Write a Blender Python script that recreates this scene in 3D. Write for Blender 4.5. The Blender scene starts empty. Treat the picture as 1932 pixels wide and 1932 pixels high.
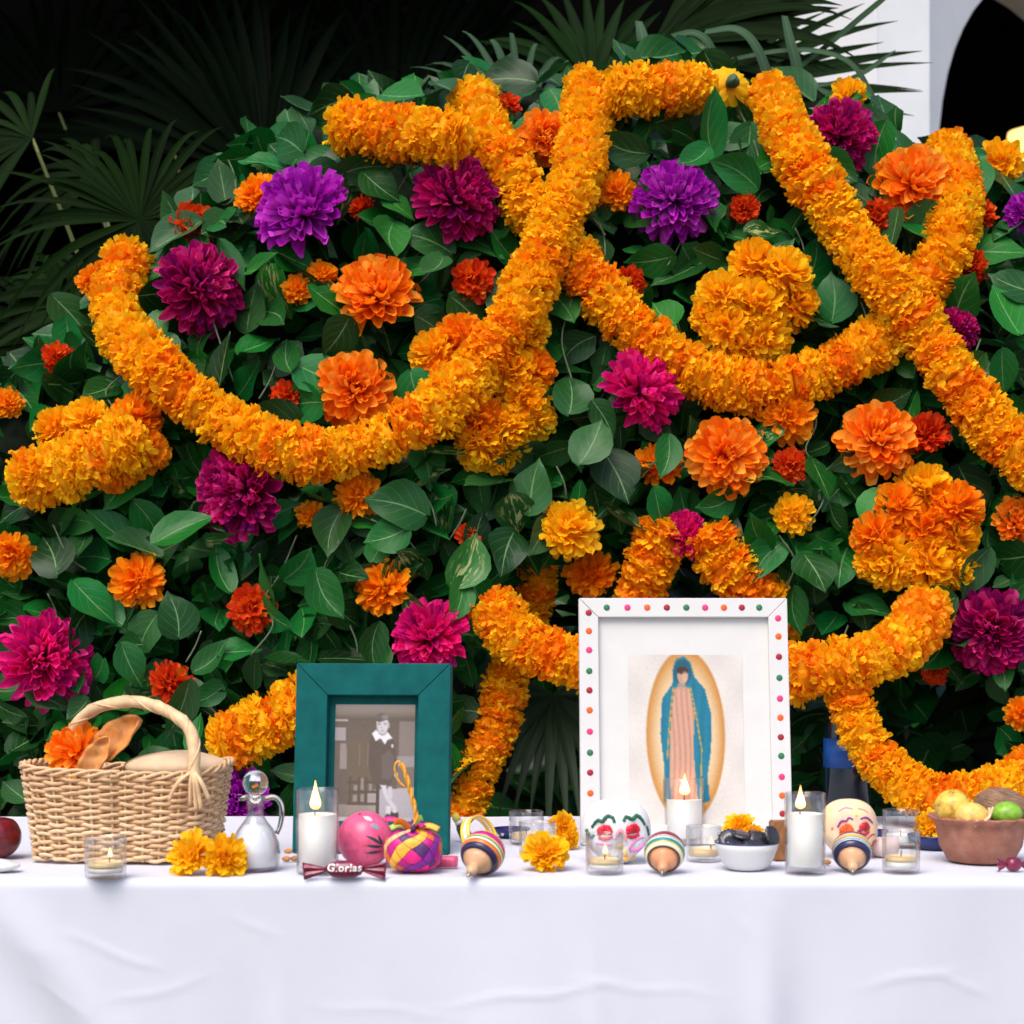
import bpy, math, random
import numpy as np
from mathutils import Vector, Matrix, Quaternion, Euler
from mathutils.bvhtree import BVHTree
from math import sin, cos, pi, radians

random.seed(11)
rng = random.Random(5)
SC = bpy.context.scene
COL = SC.collection

# ------------------------------------------------------------------ camera, sky, sun, exposure
CAM_Y, CAM_Z, FPX = -3.0, 1.15, 3622.0
cam = bpy.data.cameras.new('camera')
cam_ob = bpy.data.objects.new('camera', cam)
COL.objects.link(cam_ob)
cam_ob.location = (0, CAM_Y, CAM_Z)
cam_ob.rotation_euler = (radians(90), 0, 0)
cam.sensor_width = 36.0
cam.lens = FPX / 1932.0 * 36.0
cam.shift_y = 206.0 / 1932.0
cam.clip_start = 0.05
cam.clip_end = 400.0
cam.dof.use_dof = True
cam.dof.focus_distance = 3.75
cam.dof.aperture_fstop = 5.6
SC.camera = cam_ob

SUN_EL, SUN_AZ = radians(56), radians(203)      # azimuth measured from +Y towards +X
world = bpy.data.worlds.new('World')
SC.world = world
world.use_nodes = True
wn = world.node_tree
sky = wn.nodes.new('ShaderNodeTexSky')
sky.sky_type = 'NISHITA'
sky.sun_disc = False
sky.sun_elevation = SUN_EL
sky.sun_rotation = SUN_AZ
sky.air_density = 1.0
sky.dust_density = 3.0
bg = wn.nodes['Background']
bg.inputs['Strength'].default_value = 0.14
wn.links.new(sky.outputs[0], bg.inputs['Color'])
sun = bpy.data.lights.new('sun', 'SUN')
sun.energy = 1.5
sun.angle = radians(40)
sun.color = (1.0, 0.93, 0.84)
sun_ob = bpy.data.objects.new('sun', sun)
COL.objects.link(sun_ob)
sd = Vector((sin(SUN_AZ) * cos(SUN_EL), cos(SUN_AZ) * cos(SUN_EL), sin(SUN_EL)))
sun_ob.rotation_euler = (-sd).to_track_quat('-Z', 'Y').to_euler()
sun_ob.location = sd * 20
SC.view_settings.view_transform = 'Standard'
SC.view_settings.look = 'None'
SC.view_settings.gamma = 1.0
SC.view_settings.exposure = 0.79
SC.render.engine = 'CYCLES'
SC.cycles.use_denoising = True
SC.cycles.max_bounces = 10
SC.cycles.transparent_max_bounces = 24
SC.cycles.transmission_bounces = 12
SC.cycles.diffuse_bounces = 7
SC.cycles.sample_clamp_indirect = 4.0
SC.cycles.blur_glossy = 0.5

# ------------------------------------------------------------------ placing
TZ = 0.75                                  # table top

def P(u, v, y):
    """a point of the place seen at (u, v) of the 1932 px wide picture, y metres behind the table front"""
    d = y - CAM_Y
    return Vector(((u - 966.0) * d / FPX, y, CAM_Z - (v - 1172.0) * d / FPX))

def px(y):
    return (y - CAM_Y) / FPX

def yb(v):
    """depth of a table-top point seen at picture height v"""
    return FPX * (CAM_Z - TZ) / (v - 1172.0) + CAM_Y

def on_table(u, v):
    y = yb(v)
    return Vector(((u - 966.0) * px(y), y, TZ))

# ------------------------------------------------------------------ mesh helpers
class MB:
    def __init__(s):
        s.v, s.f, s.uv, s.m, s.r = [], [], [], [], []
    def add(s, verts, faces, uvs=None, mi=0, M=None, r=0.5):
        o = len(s.v)
        if M is not None:
            verts = [M @ Vector(p) for p in verts]
        s.v.extend([tuple(p) for p in verts])
        s.f.extend([tuple(i + o for i in f) for f in faces])
        s.uv.extend(uvs if uvs else [(0.5, 0.5)] * len(verts))
        s.m.extend([mi] * len(faces))
        s.r.extend([r] * len(verts))
        return s
    def mesh(s, name, mats, smooth=True):
        me = bpy.data.meshes.new(name)
        me.from_pydata(s.v, [], s.f)
        ul = me.uv_layers.new(name='UVMap')
        li = np.zeros(len(me.loops), dtype=np.int32)
        me.loops.foreach_get('vertex_index', li)
        ul.data.foreach_set('uv', np.array(s.uv, dtype=np.float32)[li].ravel())
        at = me.attributes.new('rnd', 'FLOAT', 'POINT')
        at.data.foreach_set('value', np.array(s.r, dtype=np.float32))
        if not isinstance(mats, (list, tuple)):
            mats = [mats]
        for m in mats:
            me.materials.append(m)
        me.polygons.foreach_set('material_index', np.array(s.m, dtype=np.int32))
        me.polygons.foreach_set('use_smooth', np.full(len(me.polygons), smooth))
        me.update()
        return me

def obj(name, me, parent=None, M=None):
    o = bpy.data.objects.new(name, me)
    COL.objects.link(o)
    if parent:
        o.parent = parent
    if M is not None:
        o.matrix_basis = M
    return o

def empty(name, loc=(0, 0, 0), rot=None):
    o = bpy.data.objects.new(name, None)
    COL.objects.link(o)
    o.empty_display_size = 0.03
    M = Matrix.Translation(loc)
    if rot is not None:
        M = M @ rot
    o.matrix_basis = M
    return o

def tag(o, label, cat, group=None, kind=None):
    if label: o['label'] = label
    if cat: o['category'] = cat
    if group: o['group'] = group
    if kind: o['kind'] = kind
    return o

def grid(fn, nu, nv, wrap_u=False):
    vs, uv, fs = [], [], []
    cu = nu if wrap_u else nu + 1
    for j in range(nv + 1):
        for i in range(cu):
            a, b = i / nu, j / nv
            vs.append(fn(a, b)); uv.append((a, b))
    for j in range(nv):
        for i in range(nu):
            i2 = (i + 1) % cu
            fs.append((j * cu + i, j * cu + i2, (j + 1) * cu + i2, (j + 1) * cu + i))
    return vs, fs, uv

def lathe(prof, n=40, rad=None):
    """prof: list of (r, z); rad(theta, k) multiplies the radius"""
    vs, uv, fs = [], [], []
    L = len(prof)
    for k, (r, z) in enumerate(prof):
        for i in range(n):
            t = 2 * pi * i / n
            rr = r * (rad(t, k) if rad else 1.0)
            vs.append((rr * cos(t), rr * sin(t), z)); uv.append((i / n, k / max(1, L - 1)))
    for k in range(L - 1):
        for i in range(n):
            j = (i + 1) % n
            fs.append((k * n + i, k * n + j, (k + 1) * n + j, (k + 1) * n + i))
    if prof[0][0] > 1e-5:
        fs.append(tuple(reversed(range(n))))
    if prof[-1][0] > 1e-5:
        fs.append(tuple((L - 1) * n + i for i in range(n)))
    return vs, fs, uv

def tube(path, rad, n=8, closed=False, flat=1.0):
    path = [Vector(p) for p in path]
    L = len(path)
    if not isinstance(rad, (list, tuple)):
        rad = [rad] * L
    vs, fs, uv = [], [], []
    up = None
    for k in range(L):
        if closed:
            t = path[(k + 1) % L] - path[k - 1]
        else:
            t = path[min(k + 1, L - 1)] - path[max(k - 1, 0)]
        t.normalize()
        if up is None:
            up = t.orthogonal().normalized()
        up = (up - t * up.dot(t))
        if up.length < 1e-6: up = t.orthogonal()
        up.normalize()
        b = t.cross(up)
        for i in range(n):
            a = 2 * pi * i / n
            vs.append(path[k] + up * (cos(a) * rad[k]) + b * (sin(a) * rad[k] * flat)); uv.append((i / n, k / max(1, L - 1)))
    R = L if closed else L - 1
    for k in range(R):
        k2 = (k + 1) % L
        for i in range(n):
            j = (i + 1) % n
            fs.append((k * n + i, k * n + j, k2 * n + j, k2 * n + i))
    if not closed:
        fs.append(tuple(reversed(range(n))))
        fs.append(tuple((L - 1) * n + i for i in range(n)))
    return vs, fs, uv

def blob(rx, ry, rz, nu=24, nv=16, fn=None):
    vs, fs, uv = [], [], []
    for j in range(nv + 1):
        ph = pi * j / nv
        for i in range(nu):
            t = 2 * pi * i / nu
            d = Vector((sin(ph) * cos(t), sin(ph) * sin(t), -cos(ph)))
            k = fn(d) if fn else 1.0
            vs.append((d.x * rx * k, d.y * ry * k, d.z * rz * k)); uv.append((i / nu, j / nv))
    for j in range(nv):
        for i in range(nu):
            i2 = (i + 1) % nu
            fs.append((j * nu + i, j * nu + i2, (j + 1) * nu + i2, (j + 1) * nu + i))
    return vs, fs, uv

def box(x0, x1, y0, y1, z0, z1, b=0.0):
    if b <= 0:
        vs = [(x, y, z) for z in (z0, z1) for y in (y0, y1) for x in (x0, x1)]
        fs = [(0, 2, 3, 1), (4, 5, 7, 6), (0, 1, 5, 4), (2, 6, 7, 3), (0, 4, 6, 2), (1, 3, 7, 5)]
        return vs, fs, None
    import bmesh
    bm = bmesh.new()
    bmesh.ops.create_cube(bm, size=1.0)
    for v in bm.verts:
        v.co = Vector(((x0 + x1) / 2 + v.co.x * (x1 - x0), (y0 + y1) / 2 + v.co.y * (y1 - y0), (z0 + z1) / 2 + v.co.z * (z1 - z0)))
    bmesh.ops.bevel(bm, geom=list(bm.edges), offset=b, segments=2, affect='EDGES')
    bm.verts.index_update()
    vs = [tuple(v.co) for v in bm.verts]
    fs = [tuple(v.index for v in f.verts) for f in bm.faces]
    bm.free()
    return vs, fs, None

def catmull(pts, step):
    pts = [Vector(p) for p in pts]
    Q = [pts[0] * 2 - pts[1]] + pts + [pts[-1] * 2 - pts[-2]]
    dense = []
    for i in range(1, len(Q) - 2):
        a, b, c, d = Q[i - 1], Q[i], Q[i + 1], Q[i + 2]
        for k in range(24):
            t = k / 24
            dense.append(0.5 * ((2 * b) + (c - a) * t + (2 * a - 5 * b + 4 * c - d) * t * t + (3 * b - a - 3 * c + d) * t ** 3))
    dense.append(pts[-1])
    out, acc = [dense[0]], 0.0
    for i in range(1, len(dense)):
        acc += (dense[i] - dense[i - 1]).length
        if acc >= step:
            out.append(dense[i]); acc = 0.0
    return out

def pframe(d, up):
    """matrix with Y along d and Z leaning towards up"""
    d = Vector(d).normalized()
    x = d.cross(Vector(up))
    if x.length < 1e-5: x = d.orthogonal()
    x.normalize()
    z = x.cross(d)
    return Matrix((x, d, z)).transposed().to_4x4()

def zframe(axis, spin=0.0):
    q = Vector(axis).normalized().to_track_quat('Z', 'Y')
    return q.to_matrix().to_4x4() @ Matrix.Rotation(spin, 4, 'Z')

# ------------------------------------------------------------------ materials
def lin(c):
    return tuple(((x / 12.92) if x <= 0.04045 else ((x + 0.055) / 1.055) ** 2.4) for x in c)

class NT:
    def __init__(s, name):
        s.m = bpy.data.materials.new(name)
        s.m.use_nodes = True
        s.t = s.m.node_tree
        s.n = s.t.nodes
        s.b = s.n['Principled BSDF']
        s.out = s.n['Material Output']
    def new(s, t, **kw):
        n = s.n.new(t)
        for k, v in kw.items():
            setattr(n, k, v)
        return n
    def l(s, a, b):
        s.t.links.new(a, b)
    def val(s, sock, x):
        if isinstance(x, (int, float)):
            sock.default_value = x
        elif isinstance(x, (tuple, list)):
            sock.default_value = (*x, 1.0)[:4] if len(sock.default_value) == 4 else x
        else:
            s.l(x, sock)
    def math(s, op, a, b=0.0, clamp=False):
        n = s.new('ShaderNodeMath', operation=op, use_clamp=clamp)
        s.val(n.inputs[0], a); s.val(n.inputs[1], b)
        return n.outputs[0]
    def mix(s, f, a, b, mode='MIX'):
        n = s.new('ShaderNodeMix', data_type='RGBA', blend_type=mode)
        s.val(n.inputs[0], f); s.val(n.inputs[6], a); s.val(n.inputs[7], b)
        return n.outputs[2]
    def ramp(s, f, stops, interp='LINEAR'):
        n = s.new('ShaderNodeValToRGB')
        cr = n.color_ramp
        cr.interpolation = interp
        while len(cr.elements) < len(stops):
            cr.elements.new(0.5)
        for e, (p, c) in zip(cr.elements, stops):
            e.position = p; e.color = (*c, 1.0)
        s.l(f, n.inputs[0])
        return n.outputs[0]
    def noise(s, scale, detail=3.0, coord='Object', rough=0.6, dist=0.0):
        tc = s.new('ShaderNodeTexCoord')
        n = s.new('ShaderNodeTexNoise')
        n.inputs['Scale'].default_value = scale
        n.inputs['Detail'].default_value = detail
        n.inputs['Roughness'].default_value = rough
        n.inputs['Distortion'].default_value = dist
        s.l(tc.outputs[coord], n.inputs['Vector'])
        return n.outputs['Fac']
    def bump(s, h, strength=0.3, dist=0.01):
        n = s.new('ShaderNodeBump')
        n.inputs['Strength'].default_value = strength
        n.inputs['Distance'].default_value = dist
        s.l(h, n.inputs['Height'])
        s.l(n.outputs[0], s.b.inputs['Normal'])
    def uv(s):
        n = s.new('ShaderNodeUVMap', uv_map='UVMap')
        sp = s.new('ShaderNodeSeparateXYZ')
        s.l(n.outputs[0], sp.inputs[0])
        return sp.outputs[0], sp.outputs[1]
    def rnd(s):
        a = s.new('ShaderNodeAttribute', attribute_name='rnd')
        o = s.new('ShaderNodeObjectInfo')
        return a.outputs['Fac'], o.outputs['Random']

def plain(name, c, rough=0.5, var=0.15, nscale=30.0, spec=0.4, bump=0.0, metal=0.0):
    t = NT(name)
    n = t.noise(nscale)
    dark = tuple(x * (1 - var) for x in c); lite = tuple(min(1, x * (1 + var)) for x in c)
    t.l(t.ramp(n, [(0.3, dark), (0.7, lite)]), t.b.inputs['Base Color'])
    t.b.inputs['Roughness'].default_value = rough
    t.b.inputs['Specular IOR Level'].default_value = spec
    t.b.inputs['Metallic'].default_value = metal
    if bump: t.bump(n, bump, 0.004)
    return t.m

def petal_mat(name, stops, base, wo=0.5, trans=0.42, g0=0.0, g1=0.55):
    """petals: hue by petal and by blossom, deeper towards the petal's foot"""
    t = NT(name)
    a, o = t.rnd()
    f = t.math('ADD', t.math('MULTIPLY', a, 1.0 - wo), t.math('MULTIPLY', o, wo))
    c = t.ramp(f, stops)
    _, v = t.uv()
    mr = t.new('ShaderNodeMapRange', interpolation_type='SMOOTHSTEP')
    t.l(v, mr.inputs[0]); mr.inputs[1].default_value = g0; mr.inputs[2].default_value = g1
    c = t.mix(mr.outputs[0], base, c)
    u, _v = t.uv()
    streak = t.new('ShaderNodeTexNoise'); streak.inputs['Scale'].default_value = 14.0
    cb = t.new('ShaderNodeCombineXYZ'); t.l(u, cb.inputs[0]); t.l(t.math('MULTIPLY', v, 0.12), cb.inputs[1]); t.l(o, cb.inputs[2])
    t.l(cb.outputs[0], streak.inputs['Vector'])
    c = t.mix(t.math('MULTIPLY', t.math('SUBTRACT', streak.outputs['Fac'], 0.45, True), 0.8), c, tuple(x * 0.6 for x in stops[0][1]))
    t.l(c, t.b.inputs['Base Color'])
    t.b.inputs['Roughness'].default_value = 0.62
    t.b.inputs['Specular IOR Level'].default_value = 0.22
    tr = t.new('ShaderNodeBsdfTranslucent'); t.l(c, tr.inputs[0])
    mx = t.new('ShaderNodeMixShader'); mx.inputs[0].default_value = trans
    t.l(t.b.outputs[0], mx.inputs[1]); t.l(tr.outputs[0], mx.inputs[2]); t.l(mx.outputs[0], t.out.inputs['Surface'])
    return t.m

def leaf_mat(name, attr, varieg=False):
    t = NT(name)
    a, o = t.rnd()
    r = a if attr else o
    u, v = t.uv()
    s = t.math('MULTIPLY', t.math('ABSOLUTE', t.math('SUBTRACT', u, 0.5)), 2.0)
    mid = t.math('SUBTRACT', 1.0, t.math('DIVIDE', s, 0.055), True)
    w = t.math('FRACT', t.math('SUBTRACT', t.math('MULTIPLY', v, 6.5), t.math('MULTIPLY', s, 2.3)))
    side = t.math('SUBTRACT', 1.0, t.math('DIVIDE', t.math('ABSOLUTE', t.math('SUBTRACT', w, 0.5)), 0.05), True)
    side = t.math('MULTIPLY', side, t.math('SUBTRACT', 0.75, t.math('MULTIPLY', s, 0.6), True))
    vein = t.math('MAXIMUM', t.math('MULTIPLY', mid, 0.75), t.math('MULTIPLY', side, 0.5), True)
    base = t.ramp(r, [(0.0, (0.006, 0.030, 0.005)), (0.2, (0.008, 0.068, 0.009)), (0.42, (0.007, 0.135, 0.014)),
                      (0.58, (0.006, 0.160, 0.028)), (0.74, (0.018, 0.075, 0.014)), (0.88, (0.036, 0.105, 0.036)), (1.0, (0.014, 0.215, 0.014))])
    n = t.noise(55.0, 3.0)
    base = t.mix(t.math('MULTIPLY', n, 0.5), base, tuple((0.002, 0.022, 0.004)))
    if varieg:
        tc = t.new('ShaderNodeUVMap', uv_map='UVMap')
        mp = t.new('ShaderNodeMapping'); mp.inputs['Scale'].default_value = (9.0, 4.0, 1.0)
        t.l(tc.outputs[0], mp.inputs[0])
        vn = t.new('ShaderNodeTexNoise'); vn.inputs['Scale'].default_value = 1.3; vn.inputs['Detail'].default_value = 4.0
        cb = t.new('ShaderNodeVectorMath', operation='ADD'); t.l(mp.outputs[0], cb.inputs[0])
        sc = t.new('ShaderNodeVectorMath', operation='SCALE'); sc.inputs[0].default_value = (37.0, 11.0, 0.0); t.l(r, sc.inputs['Scale'])
        t.l(sc.outputs[0], cb.inputs[1]); t.l(cb.outputs[0], vn.inputs['Vector'])
        near = t.math('SUBTRACT', 1.0, t.math('MULTIPLY', s, 1.1), True)
        k = t.math('MULTIPLY', t.math('MULTIPLY', t.math('SUBTRACT', vn.outputs['Fac'], 0.52, True), 14.0, True), near, True)
        base = t.mix(k, base, (0.42, 0.42, 0.16))
    col = t.mix(vein, base, (0.20, 0.36, 0.14))
    geo = t.new('ShaderNodeNewGeometry')
    col = t.mix(t.math('MULTIPLY', geo.outputs['Backfacing'], 0.5), col, (0.04, 0.095, 0.042))
    t.l(col, t.b.inputs['Base Color'])
    t.b.inputs['Roughness'].default_value = 0.33
    t.b.inputs['Specular IOR Level'].default_value = 0.22
    h = t.math('SUBTRACT', t.math('MULTIPLY', n, 0.5), t.math('MULTIPLY', vein, 0.6))
    t.bump(h, 0.35, 0.003)
    tr = t.new('ShaderNodeBsdfTranslucent'); t.l(col, tr.inputs[0])
    mx = t.new('ShaderNodeMixShader'); mx.inputs[0].default_value = 0.12
    t.l(t.b.outputs[0], mx.inputs[1]); t.l(tr.outputs[0], mx.inputs[2]); t.l(mx.outputs[0], t.out.inputs['Surface'])
    return t.m

def glass_mat(name, tint=(1, 1, 1), rough=0.0, ior=1.46):
    t = NT(name)
    lw = t.new('ShaderNodeLayerWeight'); lw.inputs[0].default_value = 0.28
    tr = t.new('ShaderNodeBsdfTransparent')
    t.l(t.mix(t.math('MULTIPLY', lw.outputs['Facing'], 0.45), tint, tuple(x * 0.66 for x in tint)), tr.inputs[0])
    gl = t.new('ShaderNodeBsdfGlossy'); gl.inputs['Roughness'].default_value = max(0.03, rough)
    mx = t.new('ShaderNodeMixShader')
    t.l(t.math('ADD', t.math('MULTIPLY', t.math('POWER', lw.outputs['Facing'], 1.6), 0.85), 0.05, True), mx.inputs[0]); t.l(tr.outputs[0], mx.inputs[1]); t.l(gl.outputs[0], mx.inputs[2])
    t.l(mx.outputs[0], t.out.inputs['Surface'])
    return t.m

def emit_mat(name, c, s):
    t = NT(name)
    t.b.inputs['Base Color'].default_value = (*c, 1)
    t.b.inputs['Emission Color'].default_value = (*c, 1)
    t.b.inputs['Emission Strength'].default_value = s
    return t.m

OR = [(0.0, (0.98, 0.36, 0.002)), (0.35, (0.99, 0.50, 0.004)), (0.7, (0.99, 0.63, 0.008)), (1.0, (0.99, 0.74, 0.020))]
M = {}
M['marigold'] = petal_mat('marigold petals', OR, (0.95, 0.32, 0.002), wo=0.35)
M['marigold_deep'] = petal_mat('deep orange marigold petals', [(0, (0.96, 0.22, 0.002)), (0.6, (0.98, 0.37, 0.004)), (1, (0.98, 0.50, 0.008))], (0.92, 0.20, 0.002), wo=0.3)
M['marigold_red'] = petal_mat('red orange marigold petals', [(0, (0.55, 0.022, 0.004)), (0.5, (0.80, 0.055, 0.006)), (0.8, (0.86, 0.13, 0.006)), (1, (0.88, 0.26, 0.02))], (0.5, 0.02, 0.002), wo=0.2)
M['marigold_yellow'] = petal_mat('yellow marigold petals', [(0, (0.94, 0.44, 0.003)), (0.5, (0.97, 0.58, 0.006)), (1, (0.98, 0.68, 0.02))], (0.90, 0.36, 0.003), wo=0.2)
M['dahlia_plum'] = petal_mat('plum dahlia petals', [(0, (0.20, 0.003, 0.14)), (0.3, (0.46, 0.004, 0.15)), (0.7, (0.70, 0.006, 0.18)), (1, (0.80, 0.07, 0.32))], (0.26, 0.002, 0.08), wo=0.9, trans=0.32)
M['dahlia_pink'] = petal_mat('hot pink dahlia petals', [(0, (0.40, 0.003, 0.20)), (0.35, (0.80, 0.006, 0.20)), (0.8, (0.94, 0.014, 0.26)), (1, (0.95, 0.10, 0.40))], (0.46, 0.002, 0.11), wo=0.9, trans=0.32)
M['dahlia_violet'] = petal_mat('violet dahlia petals', [(0, (0.30, 0.004, 0.34)), (0.5, (0.55, 0.010, 0.55)), (1, (0.72, 0.08, 0.70))], (0.22, 0.002, 0.22), wo=0.9, trans=0.32)
M['dahlia_orange'] = petal_mat('orange dahlia petals', [(0, (0.96, 0.17, 0.003)), (0.5, (0.98, 0.34, 0.008)), (1, (0.99, 0.50, 0.06))], (0.92, 0.14, 0.002), wo=0.9, trans=0.35)
M['leaf'] = leaf_mat('cloth leaf', False)
M['leaf_var'] = leaf_mat('variegated cloth leaf', False, True)
M['leaf_mass'] = leaf_mat('cloth leaves behind', True)
M['backing'] = plain('near-black shade fill', (0.006, 0.010, 0.005), 0.95, 0.5, 40, 0.1)  # near-black colour stands in for the shade between leaves
M['vine'] = plain('green vine stem', (0.07, 0.10, 0.05), 0.6, 0.3, 60)

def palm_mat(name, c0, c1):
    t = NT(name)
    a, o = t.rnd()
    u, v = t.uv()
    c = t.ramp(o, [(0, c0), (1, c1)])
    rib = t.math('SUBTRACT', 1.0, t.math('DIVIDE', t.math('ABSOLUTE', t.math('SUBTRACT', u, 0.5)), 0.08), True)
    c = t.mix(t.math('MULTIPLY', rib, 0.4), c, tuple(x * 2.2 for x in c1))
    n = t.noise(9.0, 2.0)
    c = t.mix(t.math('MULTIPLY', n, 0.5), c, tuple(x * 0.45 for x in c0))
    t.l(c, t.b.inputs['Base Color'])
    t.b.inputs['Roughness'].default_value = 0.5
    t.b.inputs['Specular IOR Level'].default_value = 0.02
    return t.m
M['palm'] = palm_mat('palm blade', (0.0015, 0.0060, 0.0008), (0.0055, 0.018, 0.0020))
M['palm_dark'] = palm_mat('shade-toned palm blade', (0.004, 0.013, 0.003), (0.008, 0.024, 0.005))  # dark tone stands in for deep shade on these blades
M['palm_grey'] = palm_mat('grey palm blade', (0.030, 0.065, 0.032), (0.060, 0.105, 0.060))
M['palm_shade'] = palm_mat('shade-black palm blade', (0.0006, 0.0022, 0.0005), (0.0014, 0.0048, 0.0010))  # shaded copy of the palm colour, deep shade put into the tone
M['palm_low'] = palm_mat('glossy low palm blade', (0.016, 0.042, 0.014), (0.034, 0.075, 0.028))
M['palm_low'].node_tree.nodes['Principled BSDF'].inputs['Specular IOR Level'].default_value = 0.35
M['palm_stem'] = plain('palm stem', (0.10, 0.12, 0.03), 0.5, 0.3, 20)

t = NT('white plaster')
n = t.noise(3.0, 5.0); n2 = t.noise(120.0, 2.0)
t.l(t.ramp(n, [(0.3, (0.74, 0.74, 0.75)), (0.7, (0.82, 0.82, 0.82))]), t.b.inputs['Base Color'])
t.b.inputs['Roughness'].default_value = 0.9; t.bump(n2, 0.15, 0.003)
M['plaster'] = t.m
M['interior'] = plain('shade-black porch interior', (0.010, 0.009, 0.009), 0.95, 0.3, 2, 0.1)  # near-black colour carries the darkness of the porch
M['paving'] = plain('stone paving', (0.13, 0.12, 0.11), 0.85, 0.25, 5, 0.3)
# ------------------------------------------------------------------ ground and building
me = MB().add([(-60, -40, 0), (60, -40, 0), (60, 80, 0), (-60, 80, 0)], [(0, 1, 2, 3)]).mesh('ground', M['paving'], False)
tag(obj('ground', me), None, None, kind='structure')

bld = empty('building', (1.617, 5.5, 0))
tag(bld, 'white plastered building with an arched doorway and a porch coloured black as if unlit', 'building')
AA = radians(55)
def wall_prism(poly, th, o, d):
    """poly (s, z) along direction d from o, th thick towards the back"""
    nrm = Vector((-d.y, d.x, 0))
    if nrm.y < 0: nrm = -nrm
    k = len(poly)
    vs = [o + d * s + Vector((0, 0, z)) for s, z in poly] + [o + d * (s + (th * 0.95 if s == 0 else 0)) + Vector((0, 0, z)) + nrm * th for s, z in poly]
    fs = [tuple(range(k)), tuple(range(2 * k - 1, k - 1, -1))]
    for i in range(k):
        j = (i + 1) % k
        fs.append((i, i + k, j + k, j))
    return vs, fs, None
d1 = Vector((cos(AA), sin(AA), 0))
J, R_, RZ_, ZS, H = 0.69, 2.0, 1.31, 3.33, 5.6
poly = [(0, 0), (J, 0), (J, ZS)] + [(J + R_ - R_ * cos(a), ZS + RZ_ * sin(a)) for a in [pi * i / 28 for i in range(1, 28)]] + [(J + 2 * R_, ZS), (J + 2 * R_, 0), (5.5, 0), (5.5, H), (0, H)]
obj('arch_wall', MB().add(*wall_prism(poly, 0.4, Vector((0, 0, 0)), d1)).mesh('arch_wall', M['plaster'], False), bld)
d2 = Vector((-0.47, 0.9, 0)).normalized()
obj('side_wall', MB().add(*wall_prism([(0.002, 0), (1.25, 0), (1.25, H), (0.002, H)], 0.30, Vector((-0.003, 0, 0)), d2)).mesh('side_wall', M['plaster'], False), bld)
nf = Vector((sin(AA), -cos(AA), 0))
vs, fs, _ = box(-0.03, J + 0.16, -0.05, 0.36, ZS - 0.10, ZS, 0.012)
Mi = Matrix.Rotation(AA, 4, 'Z')
obj('impost', MB().add(vs, fs, M=Mi).mesh('impost', M['plaster'], False), bld)
def room(x0, x1, y0, y1, z1):
    m = MB()
    m.add(*box(x0, x1, y1, y1 + 0.2, 0.0, z1))
    m.add(*box(x0 - 0.2, x0, y0, y1 + 0.2, 0.0, z1))
    m.add(*box(x1, x1 + 0.2, y0, y1 + 0.2, 0.0, z1))
    m.add(*box(x0 - 0.2, x1 + 0.2, y0, y1 + 0.2, z1 + 0.002, z1 + 0.25))
    m.add(*box(x0, x1, y0, y1, 0.006, 0.02))
    return m
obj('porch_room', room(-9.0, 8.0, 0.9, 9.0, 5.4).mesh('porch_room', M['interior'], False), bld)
obj('added_awning', MB().add(*box(-9.2, -0.72, -2.9, 0.88, 3.45, 3.62)).add(*box(-9.2, -0.72, 0.60, 0.88, 3.625, 5.62)).mesh('added_awning', M['interior'], False), bld)  # awning added to keep sky and sun off the palms
obj('added_awning_post', MB().add(*lathe([(0.09, 0), (0.09, 3.45)], 16), M=Matrix.Translation((-8.9, -2.7, 0))).mesh('added_awning_post', M['interior']), bld)  # unseen post carrying the added awning

M['lamp'] = emit_mat('lit lamp shade', (1.0, 0.70, 0.22), 1.1)
M['iron'] = plain('black iron', (0.02, 0.02, 0.02), 0.5)
lp = P(1944, 268, 7.6)
lamp = empty('ceiling_lamp', lp)
tag(lamp, 'glowing yellow lamp hanging in the dark doorway at the right edge', 'lamp')
obj('lamp_shade', MB().add(*lathe([(0.012, -0.155), (0.05, -0.13), (0.10, -0.05), (0.125, 0.03), (0.12, 0.055), (0.06, 0.075), (0.02, 0.08)], 28)).mesh('lamp_shade', M['lamp']), lamp)
obj('hanging_rod', MB().add(*tube([(0, 0, 0.08), (0, 0, 5.39 - lp.z)], 0.008, 8)).mesh('hanging_rod', M['iron']), lamp)

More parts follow.
